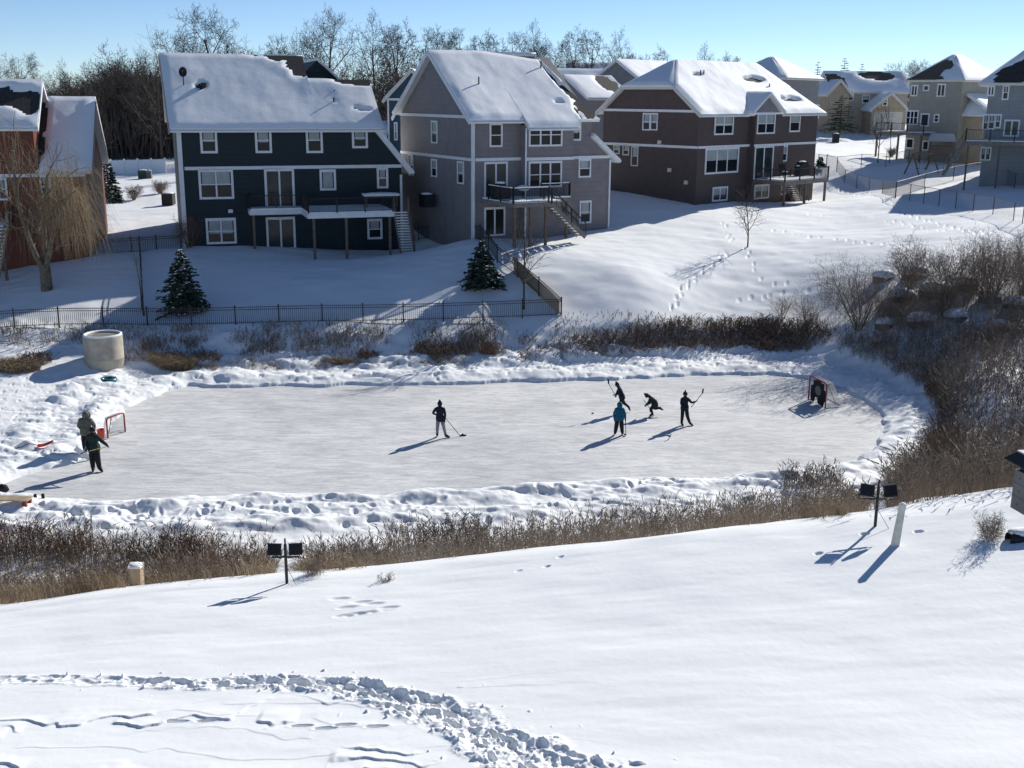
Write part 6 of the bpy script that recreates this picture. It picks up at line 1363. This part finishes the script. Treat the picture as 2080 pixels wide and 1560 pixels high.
def W_(r,p): return Matrix.Translation(r.location)@Matrix.Rotation(r.rotation_euler.z,4,'Z')@Matrix.Scale(r.scale[0],4)@Vector(p)
FM=lambda u,v: UZ(u,v,0)
# adults at left
f=FM(195,957); a1=person('person in black coat and trousers with yellow taped stick at the left rink corner',(f.x,f.y),R(-8),1.03,
 stand(shr=(.2,-.05,1.4),elr=(.42,-.12,1.27),wrr=(.63,-.2,1.16),shl=(-.19,0,1.4),ell=(-.26,-.05,1.14),wrl=(-.12,-.22,.98),knl=(-.1,-.02,.5),knr=(.13,-.03,.5),anr=(.16,.0,.12),tor=(.34,-.12,.07),tol=(-.02,-.2,.07),face=(.75,-.65,0)),
 dict(top='cgreen',leg=PB,skin='skin',glove=PB,boot=PB,bulk=1.3,lg=1.1),hat=('round',PB),skates=False)
w1,w2=W_(a1,(-.22,-.3,.86)),W_(a1,(.76,-.24,1.12))
r=stick('hockey stick with pale yellow shaft held level by the person in black',(w2,w1),(-.7,-.5,-.3),.2,'yellow','dark')
f=FM(176,930); a2=person('person in olive hooded coat seen from behind beside the person in black',(f.x-.05,f.y+.35),R(6),1.04,
 stand(face=(.35,.9,-.1),shl=(-.2,0,1.4),ell=(-.3,.06,1.15),wrl=(-.22,.2,.98),elr=(.3,.08,1.15),wrr=(.25,.24,1.0),hd=(.02,.04,1.58),ht=(.03,.05,1.67),tol=(-.13,.2,.07),tor=(.13,.2,.07)),
 dict(top='colive',leg=PB,skin='skin',glove=PB,boot=PB,bulk=1.42,fur=True),hood='colive',skates=False,z=.05)
f=FM(213,935); c=Vector((f.x,f.y+.15,0)); 
pb=W_(a2,(.52,.12,.62)); r=empty('bucket',pb,0,'red bucket held up between the two adults at the rink corner','bucket'); b=MB(); b.lathe([(0,0),(.13,0),(.165,.36),(.175,.36),(.175,.38),(.155,.38),(.12,.02),(0,.02)],n=20); b.obj('pail','redplastic',r)
b=MB(); b.tube([(math.cos(t)*.165,0,.36+math.sin(t)*.17) for t in np.linspace(0,PI,9)],.006,5); b.obj('handle','steel',r)
# lone player
f=FM(894,889); k1=person('person in navy jacket and grey trousers skating alone, seen from behind',(f.x,f.y),R(0),.94,
 stand(face=(.5,.8,0),shl=(-.19,0,1.4),ell=(-.34,.03,1.18),wrl=(-.16,.12,1.08),shr=(.19,0,1.4),elr=(.24,.02,1.14),wrr=(.23,.02,.9),knl=(-.12,0,.5),anl=(-.14,.05,.13),tol=(-.14,.2,.08),knr=(.18,0,.5),anr=(.26,.0,.13),tor=(.42,-.02,.08),hpl=(-.08,0,.88)),
 dict(top='cnavy',leg='cgrey',skin='skin',glove=PB,boot=PB,bulk=1.12,lg=.9),hat=('point',PB))
hb=FM(934,886); stick('hockey stick slanting down from the lone player to the ball',(W_(k1,(.17,.06,1.05)),hb+Vector((0,0,.03))),(1,.25,0))
# group of four
f=FM(1262,838); k2=person('person in black striding left with stick raised, half hidden by the blue one',(f.x,f.y),R(0),.9,
 stand(pel=(0,0,.88),sp=(-.05,0,1.07),ch=(-.12,0,1.27),nk=(-.19,0,1.4),hd=(-.24,0,1.48),ht=(-.27,0,1.58),shl=(-.12,-.17,1.31),shr=(-.12,.17,1.31),ell=(-.2,-.24,1.08),wrl=(-.36,-.15,1.02),elr=(-.22,.2,1.08),wrr=(-.3,.06,.95),
  hpl=(0,-.09,.82),hpr=(0,.09,.82),knl=(-.06,-.1,.48),anl=(-.02,-.1,.13),tol=(-.18,-.11,.08),knr=(.12,.1,.5),anr=(.38,.12,.3),tor=(.42,.12,.16),face=(-1,-.2,-.15),tface=(-1,0,0)),
 dict(top='cnavy',leg=PB,skin='skin',glove=PB,boot=PB,bulk=1.15),hat=('point',PB))
tp_=W_(k2,(-.3,-.1,.88)); up_=W_(k2,(-.72,-.12,1.6)); stick('hockey stick raised up left by the striding person in black',(tp_,up_),(-.05,.0,.3),.24)
f=FM(1257,885); k3=person('person in blue hooded jacket and dark trousers with back to the camera',(f.x,f.y),R(0),.88,
 stand(face=(.1,1,0),shl=(-.18,0,1.38),shr=(.18,0,1.38),ell=(-.27,.04,1.12),wrl=(-.24,.06,.88),elr=(.28,.04,1.1),wrr=(.31,.04,.84),knl=(-.14,0,.48),anl=(-.19,.03,.13),tol=(-.19,.18,.08),knr=(.13,0,.48),anr=(.18,.03,.13),tor=(.19,.18,.08)),
 dict(top='cblue',leg=PB,skin='skin',glove=PB,boot=PB,bulk=1.25,lg=1.1),hood='cblue')
stick('hockey stick hanging down beside the person in blue',(W_(k3,(.31,.0,1.0)),W_(k3,(.34,-.12,.06))),(-.3,.9,0),.22)
f=FM(1325,845); k4=person('person in black crouching low with one skate lifted behind',(f.x,f.y),R(0),.9,
 stand(pel=(.1,0,.66),sp=(.06,0,.83),ch=(-.06,0,.98),nk=(-.2,0,1.06),hd=(-.28,0,1.08),ht=(-.34,0,1.16),shl=(-.1,-.16,.98),shr=(-.1,.16,.98),ell=(-.18,-.22,.75),wrl=(-.34,-.14,.66),elr=(-.16,.2,.74),wrr=(-.3,.1,.6),
  hpl=(.1,-.09,.6),hpr=(.1,.09,.6),knl=(-.12,-.1,.42),anl=(.0,-.1,.13),tol=(-.15,-.11,.08),knr=(.1,.1,.36),anr=(.36,.12,.42),tor=(.46,.12,.32),face=(-1,-.25,-.3),tface=(-1,0,0)),
 dict(top='cgreen',leg=PB,skin='skin',glove=PB,boot=PB,bulk=1.22),hat=('point',PB))
stick('hockey stick held out low in front of the crouching person',(W_(k4,(-.5,-.12,.9)),W_(k4,(-.14,-.05,.4))),(.2,.3,-1),.2)
f=FM(1389,864); k5=person('person in dark jacket with light knee patches and stick raised to the right',(f.x,f.y),R(0),.9,
 stand(face=(-.4,-.85,0),shl=(-.17,0,1.38),shr=(.18,0,1.38),ell=(-.2,-.06,1.12),wrl=(.06,-.2,.95),elr=(.34,-.03,1.2),wrr=(.48,-.1,1.28),knl=(-.1,-.02,.48),anl=(-.12,.0,.13),tol=(-.06,-.15,.08),knr=(.16,-.02,.48),anr=(.3,.0,.13),tor=(.42,-.12,.08)),
 dict(top='cnavy',leg=PB,skin='skin',glove=PB,boot=PB,bulk=1.15),hat=('pom',PB))
for s,x in ((-1,-.1),(1,.16)): b=MB(); b.ball((x+.02*s,-.01,.4),1,0,10,(.082,.085,.05)); b.obj('knee_patch','cgrey',k5)
stick('hockey stick raised high to the right of the knee patch person',(W_(k5,(.3,-.16,1.0)),W_(k5,(.86,-.05,1.72))),(.1,.0,.9),.22)
